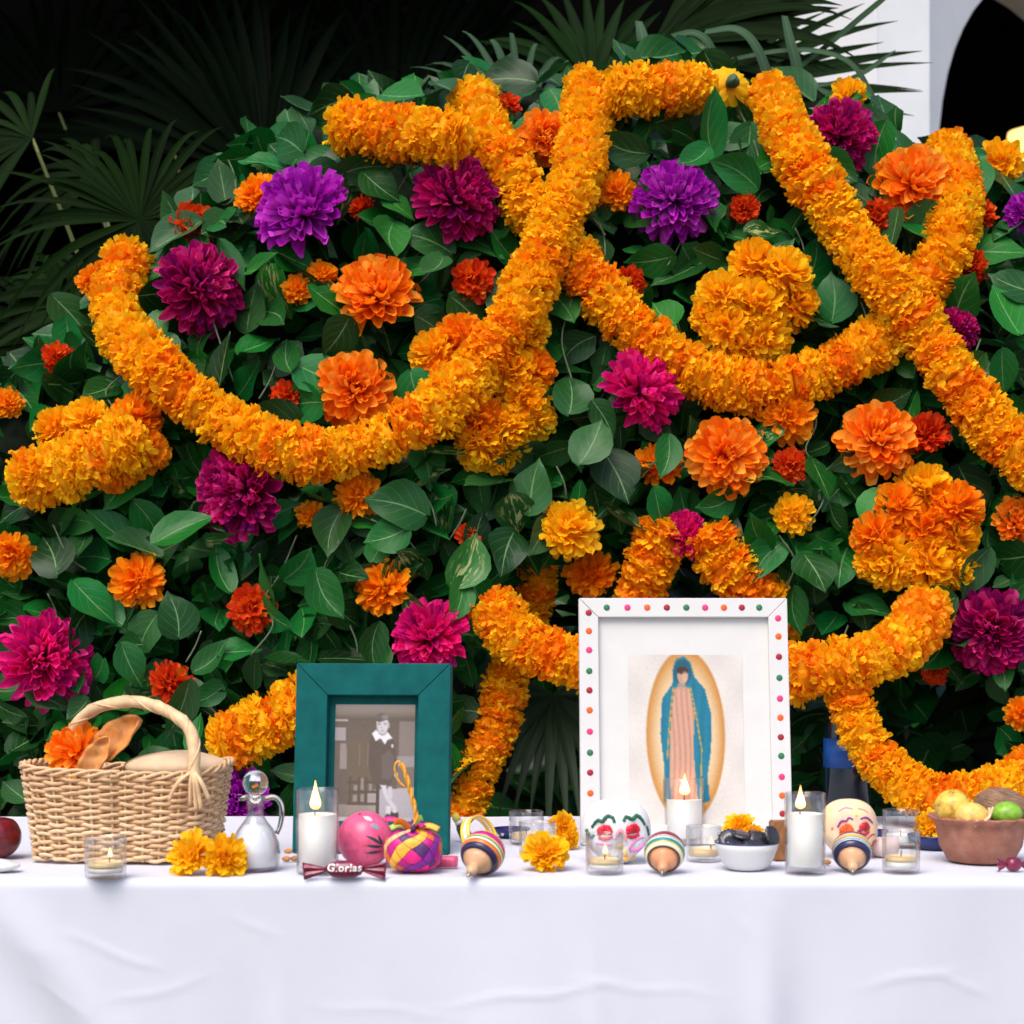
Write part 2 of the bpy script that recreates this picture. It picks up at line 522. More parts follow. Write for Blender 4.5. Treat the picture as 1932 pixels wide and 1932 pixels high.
# ------------------------------------------------------------------ palms
def palm_frond(root, hub, n, a0, a1, L, width, mat, nrm=(0, -1, 0), droop=0.25, stem=None, lvar=0.15, fold=0.25, bend=None):
    hub = Vector(hub)
    nrm = Vector(nrm).normalized()
    e1 = Vector((0, 0, 1)).cross(nrm) * -1
    if e1.length < 1e-4: e1 = Vector((1, 0, 0))
    e1.normalize()
    if e1.x < 0: e1 = -e1
    e2 = nrm.cross(e1)
    if e2.z < 0: e2 = -e2
    base = root.matrix_basis.translation
    m = MB()
    st = stem if stem else hub + Vector((rng.uniform(-.05, .05), 0.12, -0.5))
    path = catmull([st - hub, (st - hub) * 0.5 + Vector((0, 0.02, 0.03)), Vector((0, 0.006, 0))], 0.05)
    m.add(*tube(path, [0.009 - 0.004 * i / len(path) for i in range(len(path))], 6))
    fr = obj('frond', m.mesh('frond', M['palm_stem']), root, Matrix.Translation(hub - base))
    for i in range(n):
        a = radians(a0 + (a1 - a0) * (i + 0.5) / n + rng.uniform(-1.5, 1.5))
        d = e1 * cos(a) + e2 * sin(a)
        l = L * (1 - lvar * abs((i + 0.5) / n - 0.5) * 2) * rng.uniform(0.85, 1.08)
        dr = droop * rng.uniform(0.4, 1.5)
        tw = rng.uniform(-0.35, 0.35)
        side0 = d.cross(nrm).normalized()
        w = width * rng.uniform(0.8, 1.15)
        lift = rng.uniform(-0.02, 0.03)
        def f(s, tt):
            wd = w * (0.12 + 0.88 * min(1, tt / 0.35) ** 0.8) * (1 - max(0, (tt - 0.35) / 0.65) ** 1.8) + 0.0006
            c = d * (l * tt) + Vector((0, 0, -1)) * (dr * l * tt ** 3.0) + nrm * (lift * tt + dr * 0.3 * l * tt * tt)
            sd = (side0 * cos(tw * tt) + nrm * sin(tw * tt))
            k = s * 2 - 1
            return c + sd * (k * wd) + nrm * (abs(k) * wd * fold)
        mm = MB().add(*grid(f, 2, 10))
        obj('leaflet', mm.mesh('leaflet', mat), fr)
    return fr

def palm(name_label, loc):
    r = empty('fan_palm', loc)
    tag(r, name_label, 'palm', 'fan palms behind the flower arch')
    return r

pl = palm('fan palm with a pale green frond hub at the left of the flower arch', P(300, 1100, 1.95) * 1)
palm_frond(pl, P(262, 415, 1.75), 40, -160, 185, 0.42, 0.011, M['palm'], (0.15, -0.9, 0.25), 0.34, stem=P(300, 800, 2.0))
palm_frond(pl, P(120, 640, 2.0), 24, 60, 230, 0.46, 0.012, M['palm'], (-0.2, -0.9, 0.2), 0.6, stem=P(260, 900, 2.05))
palm_frond(pl, P(180, 330, 2.3), 14, 95, 250, 0.34, 0.014, M['palm'], (-0.1, -0.8, 0.5), 0.75, stem=P(280, 800, 2.2))
palm_frond(pl, P(60, 260, 2.1), 12, 80, 260, 0.36, 0.012, M['palm'], (-0.2, -0.8, 0.4), 0.6, stem=P(250, 800, 2.2))
palm_frond(pl, P(200, 560, 2.05), 18, 120, 300, 0.40, 0.018, M['palm'], (0.1, -0.8, 0.4), 0.4, stem=P(280, 900, 2.1))
palm_frond(pl, P(30, 870, 1.95), 16, 70, 200, 0.36, 0.015, M['palm'], (0.2, -0.9, 0.2), 0.3, stem=P(150, 1100, 2.0))
pd = palm('tall fan palm coloured almost black as if shaded, rising at the top left', P(560, 1480, 3.2))
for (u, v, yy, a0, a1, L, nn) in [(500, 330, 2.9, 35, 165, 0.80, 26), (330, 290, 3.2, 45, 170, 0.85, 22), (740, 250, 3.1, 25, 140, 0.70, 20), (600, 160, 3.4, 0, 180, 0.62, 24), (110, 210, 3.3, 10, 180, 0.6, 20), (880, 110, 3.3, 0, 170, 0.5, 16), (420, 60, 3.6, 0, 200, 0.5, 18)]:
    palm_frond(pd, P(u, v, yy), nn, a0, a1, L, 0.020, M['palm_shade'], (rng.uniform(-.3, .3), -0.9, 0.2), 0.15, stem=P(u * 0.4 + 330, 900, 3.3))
pc = palm('drooping grey green fan palm above the crest of the arch', P(1000, 1000, 2.4))
palm_frond(pc, P(985, 250, 2.3), 10, 55, 150, 0.52, 0.011, M['palm_grey'], (0.3, -0.8, 0.3), 0.35, stem=P(1010, 700, 2.35))
palm_frond(pc, P(1120, 160, 2.6), 18, 0, 175, 0.42, 0.018, M['palm_dark'], (0.1, -0.9, 0.3), 0.2, stem=P(1080, 700, 2.5))
pr = palm('fan palm spreading its blades before the white wall', P(1330, 1000, 2.2))
palm_frond(pr, P(1235, 85, 2.2), 22, -30, 62, 0.56, 0.027, M['palm'], (-0.25, -0.85, 0.35), 0.22, stem=P(1240, 600, 2.3))
palm_frond(pr, P(1290, 190, 2.45), 16, -25, 50, 0.66, 0.018, M['palm_dark'], (-0.15, -0.9, 0.3), 0.10, stem=P(1290, 600, 2.4))
# pale bent-over blades of the same palm
def bent_blade(pts, y, w, fr):
    path = catmull([P(a, b, y + c) - fr.matrix_basis.translation - pr.matrix_basis.translation for a, b, c in pts], 0.012)
    n = len(path)
    vs, fs, uv = [], [], []
    for i, p in enumerate(path):
        tt = i / (n - 1)
        tg = (path[min(i + 1, n - 1)] - path[max(0, i - 1)]).normalized()
        sd = tg.cross(Vector((0.25, -1, 0.35))).normalized()
        wd = w * (0.55 + 0.45 * sin(pi * min(1, tt * 1.2) * 0.5)) * (1 - max(0, (tt - .75) / .25) ** 2 * .8)
        for k in (-1, 0, 1):
            vs.append(p + sd * (wd * k) + Vector((0, -1, 0)) * (abs(k) * wd * 0.2)); uv.append((0.5 + k * 0.5, tt))
    for i in range(n - 1):
        for k in range(2):
            a = i * 3 + k
            fs.append((a, a + 1, a + 4, a + 3))
    obj('leaflet', MB().add(vs, fs, uv).mesh('leaflet', M['palm_grey']), fr)
frr = [c for c in pr.children][0]
for pts, w in [([(1260, 70, 0), (1310, 62, -.04), (1340, 90, -.06), (1350, 160, -.06)], 0.014),
               ([(1330, 60, 0), (1390, 55, -.05), (1430, 95, -.07), (1462, 190, -.06)], 0.015),
               ([(1480, 30, 0), (1490, 75, -.04), (1502, 120, -.05), (1506, 165, -.05)], 0.016),
               ([(1205, 40, 0), (1212, 70, -.04), (1217, 110, -.04)], 0.017),
               ([(1300, 130, .05), (1480, 95, 0), (1590, 110, -.04), (1640, 170, -.05), (1672, 250, -.05)], 0.009),
               ([(1460, 150, 0), (1560, 175, -.03), (1610, 215, -.05), (1630, 270, -.05)], 0.010),
               ([(1420, 190, 0), (1530, 110, 0), (1640, 20, 0), (1700, -30, 0)], 0.008),
               ([(1460, 170, 0), (1600, 150, 0), (1690, 95, 0)], 0.007)]:
    bent_blade(pts, 2.05, w, frr)
pb = palm('low fan palm with glossy pleats seen through the arch opening', P(1045, 1450, 1.75))
palm_frond(pb, P(1046, 1312, 1.55), 30, 150, 400, 0.265, 0.0135, M['palm_low'], (0.05, -0.75, 0.62), 0.55, stem=P(1060, 1500, 1.75), fold=0.3)
palm_frond(pb, P(930, 1250, 1.8), 12, 170, 260, 0.20, 0.012, M['palm_low'], (0.0, -0.9, 0.2), 0.2, stem=P(1040, 1400, 1.85))
palm_frond(pb, P(1420, 1270, 1.75), 14, -62, 5, 0.36, 0.016, M['palm_low'], (0.1, -0.85, 0.4), 0.2, stem=P(1400, 1500, 1.85))
palm_frond(pb, P(1180, 1180, 1.95), 16, 150, 380, 0.30, 0.014, M['palm_dark'], (0.05, -0.9, 0.3), 0.3, stem=P(1180, 1500, 2.0))

# made-up dark bush, added so the arch opening reads as shade
hd = empty('added_shrub', (0.75, 3.0, 0))
tag(hd, 'made-up dark leafy bush added to darken the view under the arch', 'added_shrub')
obj('dark_core', MB().add(*blob(1.75, 0.3, 1.3, 24, 14, lambda d: 1 + 0.06 * sin(9 * d.x + 4 * d.z)), M=Matrix.Translation((0, 0.1, 0.0))).mesh('dark_core', M['backing']), hd)  # solid near-black blob, its colour standing in for shade
ADDED_HEDGE = hd
# ------------------------------------------------------------------ the flower arch: shape of its face
OUT = [(-260, 820), (-120, 760), (0, 735), (60, 672), (130, 606), (200, 545), (270, 490), (330, 405), (380, 330), (450, 278), (520, 228), (620, 195), (700, 188), (800, 160), (880, 150), (950, 135),
       (1050, 145), (1130, 130), (1200, 105), (1290, 110), (1340, 145), (1400, 165), (1500, 185), (1620, 195), (1690, 225), (1760, 260), (1850, 305), (1932, 320), (2050, 330), (2200, 420)]
OPN = [(860, 1700), (872, 1400), (890, 1240), (925, 1130), (1000, 1075), (1100, 1050), (1300, 1040), (1440, 1100), (1540, 1185), (1660, 1240), (1800, 1285), (1880, 1340), (1900, 1420), (1905, 1700)]
def interp(tab, x):
    if x <= tab[0][0]: return tab[0][1]
    for (a, b), (c, d) in zip(tab, tab[1:]):
        if x <= c: return b + (d - b) * (x - a) / (c - a)
    return tab[-1][1]
def outline(u): return interp(OUT, u)
def opening_top(u):
    if u < 872 or u > 1905: return 1e9
    return interp([(872, 1400), (890, 1240), (925, 1130), (1000, 1075), (1100, 1050), (1300, 1040), (1440, 1100), (1540, 1185), (1660, 1240), (1800, 1285), (1880, 1340), (1905, 1420)], u)
def in_mound(u, v, grow=0):
    return v > outline(u) - grow and not (v > opening_top(u) - grow * 0)
def surf(u, v):
    t_ = min(1.0, max(0.0, (1560 - v) / 1450))
    d = max(0.0, v - outline(u))
    y = 1.08 + 0.32 * t_ ** 1.5 + 0.20 * math.exp(-d / 70.0)
    dd = opening_top(u) - v
    if 0 < dd < 200: y += 0.06 * math.exp(-dd / 40.0)
    y += 0.02 * sin(u * 0.021) * sin(v * 0.017)
    return y

arch = empty('flower_arch', (0, 1.25, 0))
tag(arch, 'broad arch of green cloth leaves behind the white table', 'flower arch')
AO = arch.matrix_basis.translation
st = 26
cells, vid, vs, fs = {}, {}, [], []
us = list(range(-250, 2200, st)); vv = list(range(60, 1960, st))
def gv(i, j):
    if (i, j) not in vid:
        u, v = us[i], vv[j]
        y = surf(u, v) + 0.19
        vid[(i, j)] = len(vs); vs.append(P(u, v, y) - AO)
    return vid[(i, j)]
for i in range(len(us) - 1):
    for j in range(len(vv) - 1):
        u, v = us[i] + st / 2, vv[j] + st / 2
        if v > outline(u) + 34 and not v > opening_top(u) - 14:
            p = P(u, v, 1.2)
            if p.z > 0.02:
                fs.append((gv(i, j + 1), gv(i + 1, j + 1), gv(i + 1, j), gv(i, j)))
bk = obj('gap_shade_backing', MB().add(vs, fs).mesh('gap_shade_backing', M['backing']), arch)  # near-black sheet that puts shade into the leaf gaps
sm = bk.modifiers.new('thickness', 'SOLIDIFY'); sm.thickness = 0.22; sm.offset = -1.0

# ------------------------------------------------------------------ leaves
def leaf_shape(kind, nx=4, ny=8):
    a = [0.37, 0.44, 0.31, 0.40, 0.35, 0.42][kind]
    bend = [0.14, -0.24, 0.34, -0.12, 0.25, 0.10][kind]
    fold = [0.30, 0.16, 0.45, 0.25, 0.60, 0.10][kind]
    wave = [0.02, 0.05, 0.03, 0.06, 0.03, 0.045][kind]
    side = [0.0, 0.06, -0.08, 0.05, 0.10, -0.05][kind]
    def f(s, t_):
        k = s * 2 - 1
        t_ = (1 - cos(pi * t_)) / 2 if nx > 2 else t_
        w = a * (sin(pi * min(1.0, t_ ** 0.72)) ** 0.75 if 0 < t_ < 1 else 0.0)
        w = max(w, 0.004)
        tip = 1.0
        yy = t_ + (0.05 if t_ > .99 else 0) - 0.06 * (abs(k) if t_ < 0.3 else 0) * (1 - t_ / 0.3)
        z = fold * abs(k) * w + bend * t_ * t_ + wave * sin(8 * t_ + 2.4 * k) * abs(k) + 0.12 * kind % 0.3 * k * w
        return (k * w + side * sin(pi * t_), yy * tip, z)
    return grid(f, nx, ny)
LEAF = [leaf_shape(k) for k in range(6)]
LMESH = [MB().add(*LEAF[k]).mesh('leaf', M['leaf']) for k in range(6)]
LMESHV = [MB().add(*LEAF[k]).mesh('leaf', M['leaf_var']) for k in range(6)]
def leaf_matrix(u, v, y, L, ang=None, tilt=0.75, r=rng):
    """ang: direction of the tip in the picture, degrees, 90 = up"""
    if ang is None: ang = r.gauss(-90, 75)
    a = radians(ang)
    n = Vector((r.gauss(0, tilt), -1.0, r.gauss(0.35, tilt))).normalized()
    d = Vector((cos(a), 0, sin(a)))
    d = (d - n * d.dot(n)).normalized()
    x = d.cross(n).normalized()
    R = Matrix((x, d, n)).transposed().to_4x4()
    s = L * px(y)
    p = P(u, v, y) - Vector((0, 0, 0)) - d * (s * 0.5)
    return Matrix.Translation(p) @ R @ Matrix.Diagonal((s * r.uniform(.85, 1.15), s, s, 1))

# flowers on the arch are listed first so that the front leaves can keep clear of them
# kind, u, v, radius px, label
FL = [
 ('plum', 375, 545, 92, 'plum purple dahlia beside the left end of the big swag'),
 ('violet', 573, 402, 96, 'bright violet dahlia at the upper left of the arch'),
 ('plum', 860, 377, 90, 'dark plum dahlia under the short garland on the crest'),
 ('plum', 463, 928, 100, 'wine coloured dahlia hanging right below the big left swag'),
 ('violet', 1272, 380, 82, 'ragged violet dahlia inside the right hand loop of garland'),
 ('plum', 1580, 258, 76, 'plum dahlia at the top right beside the descending garland'),
 ('pink', 1208, 738, 84, 'magenta dahlia just under the left side of the middle swag'),
 ('pink', 82, 1247, 96, 'hot pink dahlia at the left edge above the basket'),
 ('pinkdark', 812, 1203, 78, 'dark magenta dahlia directly above the teal frame'),
 ('plum', 1872, 1192, 88, 'purple dahlia at the right edge above the clay bowl'),
 ('violet', 1938, 402, 44, 'violet dahlia cut by the upper right edge'),
 ('pink', 1287, 1012, 52, 'small pink dahlia half hidden above the white frame'),
 ('violetdark', 446, 1508, 66, 'shaded violet dahlia low behind the glass cruet'),
 ('plum', 1803, 622, 46, 'small plum dahlia tucked behind the right hand garland'),
 ('orange', 713, 560, 84, 'orange dahlia in the middle of the left loop of garland'),
 ('orange', 668, 737, 78, 'orange dahlia resting on the bottom of the left swag'),
 ('orange', 1370, 862, 80, 'orange dahlia below the lowest point of the middle swag'),
 ('orange', 1655, 832, 82, 'pale orange dahlia beside the red marigold at right'),
 ('orange', 1720, 350, 80, 'orange dahlia between the two right hand garlands'),
 ('orange', 1028, 262, 56, 'orange dahlia squeezed between the crossing garlands at the crest'),
 ('orange', 1918, 985, 52, 'orange dahlia cut by the right edge beside the big bunch'),
 ('mo', 487, 372, 46, 'orange marigold tucked behind the violet dahlia'),
 ('mr', 365, 424, 45, 'red orange marigold at the upper left shoulder of the arch'),
 ('mr', 684, 394, 27, 'small red marigold between the violet and plum dahlias'),
 ('mo', 176, 530, 34, 'orange marigold beside the left end of the big swag'),
 ('mo', 608, 522, 33, 'orange marigold, upper of a pair left of the orange dahlia'),
 ('mo', 560, 548, 30, 'orange marigold, lower of a pair left of the orange dahlia'),
 ('mr', 893, 530, 43, 'red orange marigold against the left side of the rising garland'),
 ('mr', 110, 678, 34, 'red orange marigold above the coiled garland at left'),
 ('mo', 14, 762, 32, 'orange marigold cut by the left edge, upper one'),
 ('mo', 22, 1046, 50, 'orange marigold cut by the left edge beside a big leaf'),
 ('mo', 263, 1096, 56, 'round orange marigold in the leaves above the basket'),
 ('mr', 474, 1150, 48, 'red orange marigold in the leaves left of the teal frame'),
 ('mo', 725, 1112, 57, 'round orange marigold above the teal frame'),
 ('mr', 322, 1292, 47, 'dark red marigold behind the basket handle'),
 ('mr', 541, 748, 32, 'dull red marigold inside the left swag'),
 ('mo', 678, 935, 48, 'orange marigold hanging below the left swag'),
 ('mo', 586, 972, 30, 'small orange marigold between leaves under the left swag'),
 ('mr', 1185, 532, 34, 'small red marigold at the start of the middle swag'),
 ('mo', 1163, 362, 42, 'orange marigold right of the rising garland'),
 ('mr', 1405, 394, 31, 'small orange red marigold below the big leaf at the crest'),
 ('mo', 1485, 786, 56, 'orange marigold peeping out below the middle swag'),
 ('mo', 1240, 880, 50, 'yellow orange marigold among leaves left of the orange dahlia'),
 ('mr', 1492, 878, 36, 'red marigold half covered by a leaf at right of centre'),
 ('mr', 1748, 820, 46, 'red marigold beside the descending right garland'),
 ('my', 1496, 972, 42, 'yellow orange marigold under a hanging leaf left of the big bunch'),
 ('mr', 1832, 505, 40, 'bright red orange marigold near the upper right edge'),
 ('mr', 1655, 408, 32, 'red orange marigold peeping behind the right garland'),
 ('my', 1888, 308, 48, 'yellow orange marigold on the crest at the right edge'),
 ('mo', 1928, 1345, 34, 'orange marigold cut by the right edge above the clay bowl'),
 ('my', 1072, 1002, 64, 'yellow orange marigold over the mouth of the arch'),
 ('mo', 1116, 1085, 52, 'shaded orange marigold just left of the white frame top, inside the arch'),
 ('my', 1602, 180, 36, 'yellow marigold behind the plum dahlia at the crest'),
 ('mr', 956, 200, 28, 'small red marigold between the garlands at the crest'),
 ('mr', 882, 1012, 26, 'small dark red marigold deep in the leaves'),
 ('mr', 1850, 405, 34, 'red orange marigold behind the right hand garland near the edge'),
 ('mr', 1765, 1268, 26, 'shaded red marigold below the lower swag'),
]
GAR = [  # label, radius px, layer offset, points
 ('big left swag of orange marigolds rising to the crest', 49, -0.115, [(237, 496), (218, 590), (285, 688), (395, 780), (515, 842), (622, 858), (735, 822), (835, 765), (905, 692), (965, 605), (1015, 508), (1055, 415), (1092, 320), (1106, 225), (1106, 160)]),
 ('middle marigold swag looping under the round orange bunch', 47, -0.05, [(898, 192), (925, 262), (968, 335), (1010, 405), (1080, 480), (1140, 560), (1220, 640), (1318, 705), (1420, 732), (1522, 715), (1605, 678), (1680, 625), (1745, 545), (1790, 455), (1805, 360), (1785, 285)]),
 ('straight marigold garland falling from the crest to the right edge', 47, -0.12, [(1453, 182), (1492, 265), (1542, 352), (1600, 442), (1672, 530), (1738, 620), (1798, 708), (1862, 790), (1940, 868), (2030, 950)]),
 ('short thick marigold garland lying along the left crest', 54, -0.20, [(650, 238), (720, 248), (790, 252), (870, 262)]),
 ('short marigold garland on the very top of the arch', 48, -0.20, [(1165, 170), (1225, 172), (1285, 168), (1325, 165)]),
 ('coiled marigold garland sticking out at the left', 58, -0.10, [(45, 905), (110, 892), (185, 862), (262, 820)]),
 ('marigold garland end behind the basket and the teal frame', 56, -0.07, [(420, 1400), (480, 1378), (545, 1345), (610, 1310)]),
]
GAR_IN = [  # inside the opening: label, radius, y, points
 ('lower marigold swag passing behind the white frame', 50, [(932, 1150, 1.06), (985, 1208, 1.02), (1085, 1250, 1.0), (1200, 1282, 1.02), (1320, 1290, 1.04), (1450, 1275, 0.94), (1560, 1262, 0.84), (1650, 1240, 0.86), (1718, 1198, 0.95), (1752, 1140, 1.08)]),
 ('shaded marigold garland hanging beside the teal frame', 42, [(965, 1255, 1.16), (945, 1340, 1.14), (918, 1420, 1.12), (885, 1500, 1.10), (850, 1590, 1.08)]),
 ('marigold garland swooping down to the clay bowl', 43, [(1598, 1300, 0.84), (1625, 1385, 0.80), (1680, 1455, 0.76), (1755, 1498, 0.72), (1850, 1496, 0.76), (1930, 1460, 0.86), (2010, 1400, 0.98)]),
 ('dim marigold garland hanging deep inside above the white frame', 52, [(1248, 1000, 1.13), (1228, 1060, 1.14), (1210, 1130, 1.18), (1195, 1200, 1.24)]),
 ('dim marigold garland slanting behind the frame corner', 50, [(1338, 1015, 1.12), (1378, 1078, 1.12), (1432, 1125, 1.15), (1500, 1165, 1.22)]),
 ('dim sliver of marigold garland at the left of the opening', 36, [(1022, 1040, 1.30), (1014, 1100, 1.30), (1002, 1180, 1.32)]),
]
BUNCH = [ # label, blooms (u, v, r)
 ('round bunch of orange marigolds inside the middle swag', [(1425, 500, 52), (1480, 520, 55), (1360, 560, 52), (1430, 575, 58), (1500, 580, 48), (1370, 620, 52), (1440, 635, 55), (1400, 655, 40), (1335, 600, 35)]),
 ('large marigold bunch below the rising garland', [(820, 668, 48), (870, 640, 50), (985, 640, 46), (960, 700, 55), (990, 755, 50), (900, 790, 56), (960, 810, 55), (905, 840, 50), (860, 770, 48), (1000, 620, 40), (1002, 700, 48), (1008, 790, 44), (940, 858, 42), (838, 712, 46)]),
 ('big marigold bunch at the right above the purple dahlia', [(1740, 925, 56), (1800, 960, 56), (1690, 955, 48), (1745, 1000, 55), (1655, 1010, 50), (1800, 1015, 52), (1680, 1060, 56), (1750, 1060, 55), (1800, 1070, 46), (1645, 1060, 36)]),
 ('orange marigold pair behind the coiled garland', [(110, 812, 46), (165, 795, 46), (255, 790, 50), (225, 880, 52), (275, 850, 46)]),
]

# -------- where blooms cover the leaves
COVER = [(u, v, r) for _, u, v, r, _ in FL] + [b for _, bl in BUNCH for b in bl]
for _, r, _, pts in GAR:
    for p in catmull([(a, b, 0) for a, b in pts], 30): COVER.append((p.x, p.y, r))
for _, r, pts in GAR_IN[3:5]:
    for p in catmull([(a, b, 0) for a, b, _y in pts], 30): COVER.append((p.x, p.y, r))
def clear_of(u, v, k):
    for a, b, r in COVER:
        if (a - u) ** 2 + (b - v) ** 2 < (r * k) ** 2: return False
    return True

HERO = [(742, 458, 118, -100), (818, 512, 110, -100), (1333, 238, 130, 100), (92, 1042, 118, 110), (208, 1002, 120, 150), (345, 1010, 130, 30), (1448, 1062, 112, -125), (1535, 1082, 105, -80),
        (1758, 1152, 115, 200), (250, 1255, 98, -60), (432, 688, 108, 80), (527, 605, 120, -30), (635, 632, 92, -120), (600, 715, 110, -30), (1180, 275, 105, 160), (1385, 330, 110, 150), (840, 175, 100, -60),
        (955, 150, 125, 170), (625, 202, 95, 200), (1250, 100, 105, 10), (1185, 110, 100, 110), (1665, 285, 115, -100), (1010, 920, 112, 80), (1115, 830, 118, 70), (1160, 900, 125, -70), (1255, 862, 90, -100),
        (180, 1130, 118, -40), (620, 1120, 110, -60), (710, 1215, 92, -95), (640, 850, 90, 0), (960, 1040, 112, -110), (860, 1135, 105, -110), (750, 955, 130, 170), (730, 1010, 95, 200), (1500, 1150, 95, -80),
        (1590, 410, 100, 20), (1820, 560, 110, 60), (1895, 590, 120, 100), (540, 270, 100, 150), (420, 345, 90, 100), (760, 300, 105, -20), (720, 350, 95, -40), (500, 500, 90, 0), (1075, 740, 110, 80), (1430, 1000, 100, 120),
        (1650, 960, 95, -100), (1600, 870, 90, 200), (1545, 905, 100, -90), (400, 1240, 95, 40), (330, 1160, 95, 100), (1890, 700, 100, -80), (1330, 480, 90, 170), (1570, 560, 100, 90),
        (450, 1225, 90, 20), (560, 1060, 95, 60), (1250, 960, 95, -60), (1345, 950, 95, 200)]
placed = []
def add_leaf(u, v, L, ang, y, tilt, vr):
    k = rng.randrange(6)
    Mx = leaf_matrix(u, v, y, L, ang, tilt)
    obj('leaf', (LMESHV if vr else LMESH)[k], arch, Matrix.Translation(-AO) @ Mx)
    placed.append((u, v))
nl = 0
for (u, v, L, a) in HERO:
    add_leaf(u, v, L * 0.9, a, surf(u, v) - rng.uniform(0.055, 0.085), 0.42, False); nl += 1
tries = 0
while nl < 300 and tries < 60000:
    tries += 1
    u = rng.uniform(-30, 1960); v = rng.uniform(80, 1530)
    if not in_mound(u, v, 8): continue
    if v > opening_top(u) - 12: continue
    if not clear_of(u, v, 0.72): continue
    if any((a - u) ** 2 + (b - v) ** 2 < 46 ** 2 for a, b in placed): continue
    var = (700 < u < 1000 and 850 < v < 1180 and rng.random() < 0.6) or (1480 < u < 1640 and 840 < v < 960 and rng.random() < .5) or rng.random() < 0.07
    add_leaf(u, v, 55 + 58 * rng.random() ** 0.8, None, surf(u, v) - rng.uniform(-0.01, 0.065), 0.85, var); nl += 1

# the leaves further in, too many to count
m = MB()
LB = [leaf_shape(k, 2, 5) for k in range(6)]
cnt = 0
while cnt < 3000:
    u = rng.uniform(-240, 2180); v = rng.uniform(70, 1750)
    if not in_mound(u, v, 14): continue
    if P(u, v, 1.2).z < 0.05: continue
    y = surf(u, v) + rng.uniform(-0.025, 0.14)
    Mx = Matrix.Translation(-AO) @ leaf_matrix(u, v, y, rng.uniform(45, 98), None, 0.9)
    vs_, fs_, uv_ = LB[rng.randrange(6)]
    m.add(vs_, fs_, uv_, M=Mx, r=rng.random()); cnt += 1
# leaves lining the inside of the opening
for _ in range(150):
    u = rng.uniform(1500, 1960); v = rng.uniform(1180, 1530)
    y = rng.uniform(1.45, 1.8)
    Mx = Matrix.Translation(-AO) @ leaf_matrix(u, v, y, rng.uniform(80, 120), None, 0.7)
    m.add(*LB[rng.randrange(6)], M=Mx, r=rng.random())
for _ in range(70):
    u = rng.uniform(900, 1500); v = opening_top(u) + rng.uniform(0, 90)
    Mx = Matrix.Translation(-AO) @ leaf_matrix(u, v, rng.uniform(1.5, 1.75), rng.uniform(80, 120), None, 0.7)
    m.add(*LB[rng.randrange(6)], M=Mx, r=rng.random())
mh = MB()
for _ in range(700):
    th, ph = rng.uniform(0, pi), rng.uniform(0, 1)
    p = Vector((cos(th) * 1.75 * math.sqrt(ph), -0.22 - rng.uniform(0, .12), sin(th) * 1.3 * math.sqrt(ph)))
    n_ = Vector((rng.gauss(0, .6), -1, rng.gauss(.3, .6))).normalized()
    mh.add(*LB[rng.randrange(6)], M=Matrix.Translation(p) @ pframe(Vector((rng.gauss(0, 1), rng.gauss(0, .3), rng.gauss(-.6, .6))), n_) @ Matrix.Scale(rng.uniform(.09, .16), 4), r=rng.random() * .5)
fo = obj('foliage', mh.mesh('foliage', M['leaf_mass']), ADDED_HEDGE); fo['kind'] = 'stuff'
lm = obj('leaf_mass', m.mesh('leaf_mass', M['leaf_mass']), arch)
lm['kind'] = 'stuff'
for pts in [[(560, 1010), (530, 1080), (500, 1130), (515, 1180), (470, 1240)], [(1530, 760), (1540, 800), (1520, 850), (1550, 880)], [(400, 600), (420, 660), (440, 720)], [(700, 980), (760, 1010), (800, 1060)],
            [(1470, 1010), (1500, 1060), (1480, 1120)], [(100, 990), (130, 1050), (170, 1080)], [(1080, 560), (1060, 640), (1080, 720)], [(1780, 700), (1800, 760), (1790, 840)], [(240, 700), (200, 740), (230, 790)],
            [(1390, 200), (1420, 260), (1440, 330)],[(330, 640), (344, 670), (350, 704)],[(520, 690), (508, 720), (488, 754)],[(800, 930), (816, 960), (824, 994)],[(880, 960), (866, 990), (844, 1024)],[(1130, 420), (1140, 450), (1142, 484)],[(1290, 440), (1278, 470), (1258, 504)],[(1500, 430), (1514, 460), (1520, 494)],[(1620, 560), (1632, 590), (1636, 624)],[(1560, 930), (1546, 960), (1524, 994)],[(1700, 880), (1710, 910), (1712, 944)],[(1850, 640), (1838, 670), (1818, 704)],[(90, 1120), (104, 1150), (110, 1184)],[(380, 1190), (368, 1220), (348, 1254)],[(660, 1180), (672, 1210), (676, 1244)],[(1050, 880), (1064, 910), (1070, 944)],[(430, 300), (442, 330), (446, 364)],[(780, 300), (768, 330), (748, 364)], [(640, 1020), (610, 1080), (640, 1140)], [(1600, 1180), (1580, 1240), (1600, 1290)]]:
    path = catmull([P(a, b, surf(a, b) - 0.055 + rng.uniform(-.01, .01)) - AO for a, b in pts], 0.01)
    obj('vine', MB().add(*tube(path, 0.0022, 5)).mesh('vine', M['vine']), arch)
# ------------------------------------------------------------------ blossoms
def petal(L, W, cup, curl, nx=3, ny=4, frill=0.0, ph=0.0, blunt=0.6, foot=0.25):
    def f(s, t_):
        k = s * 2 - 1
        w = W * (foot + (1 - foot) * sin(min(1, t_ / 0.7) * pi / 2))
        if t_ > 0.7: w *= math.sqrt(max(0.0, 1 - ((t_ - 0.7) / 0.3) ** 2 * (1 - blunt ** 2)))
        y = L * t_ * (1 - 0.10 * k * k * t_)
        z = cup * k * k * W + curl * L * t_ * t_ + frill * W * t_ * sin(k * 4.2 + ph)
        return (k * w, y, z)
    return grid(f, nx, ny)

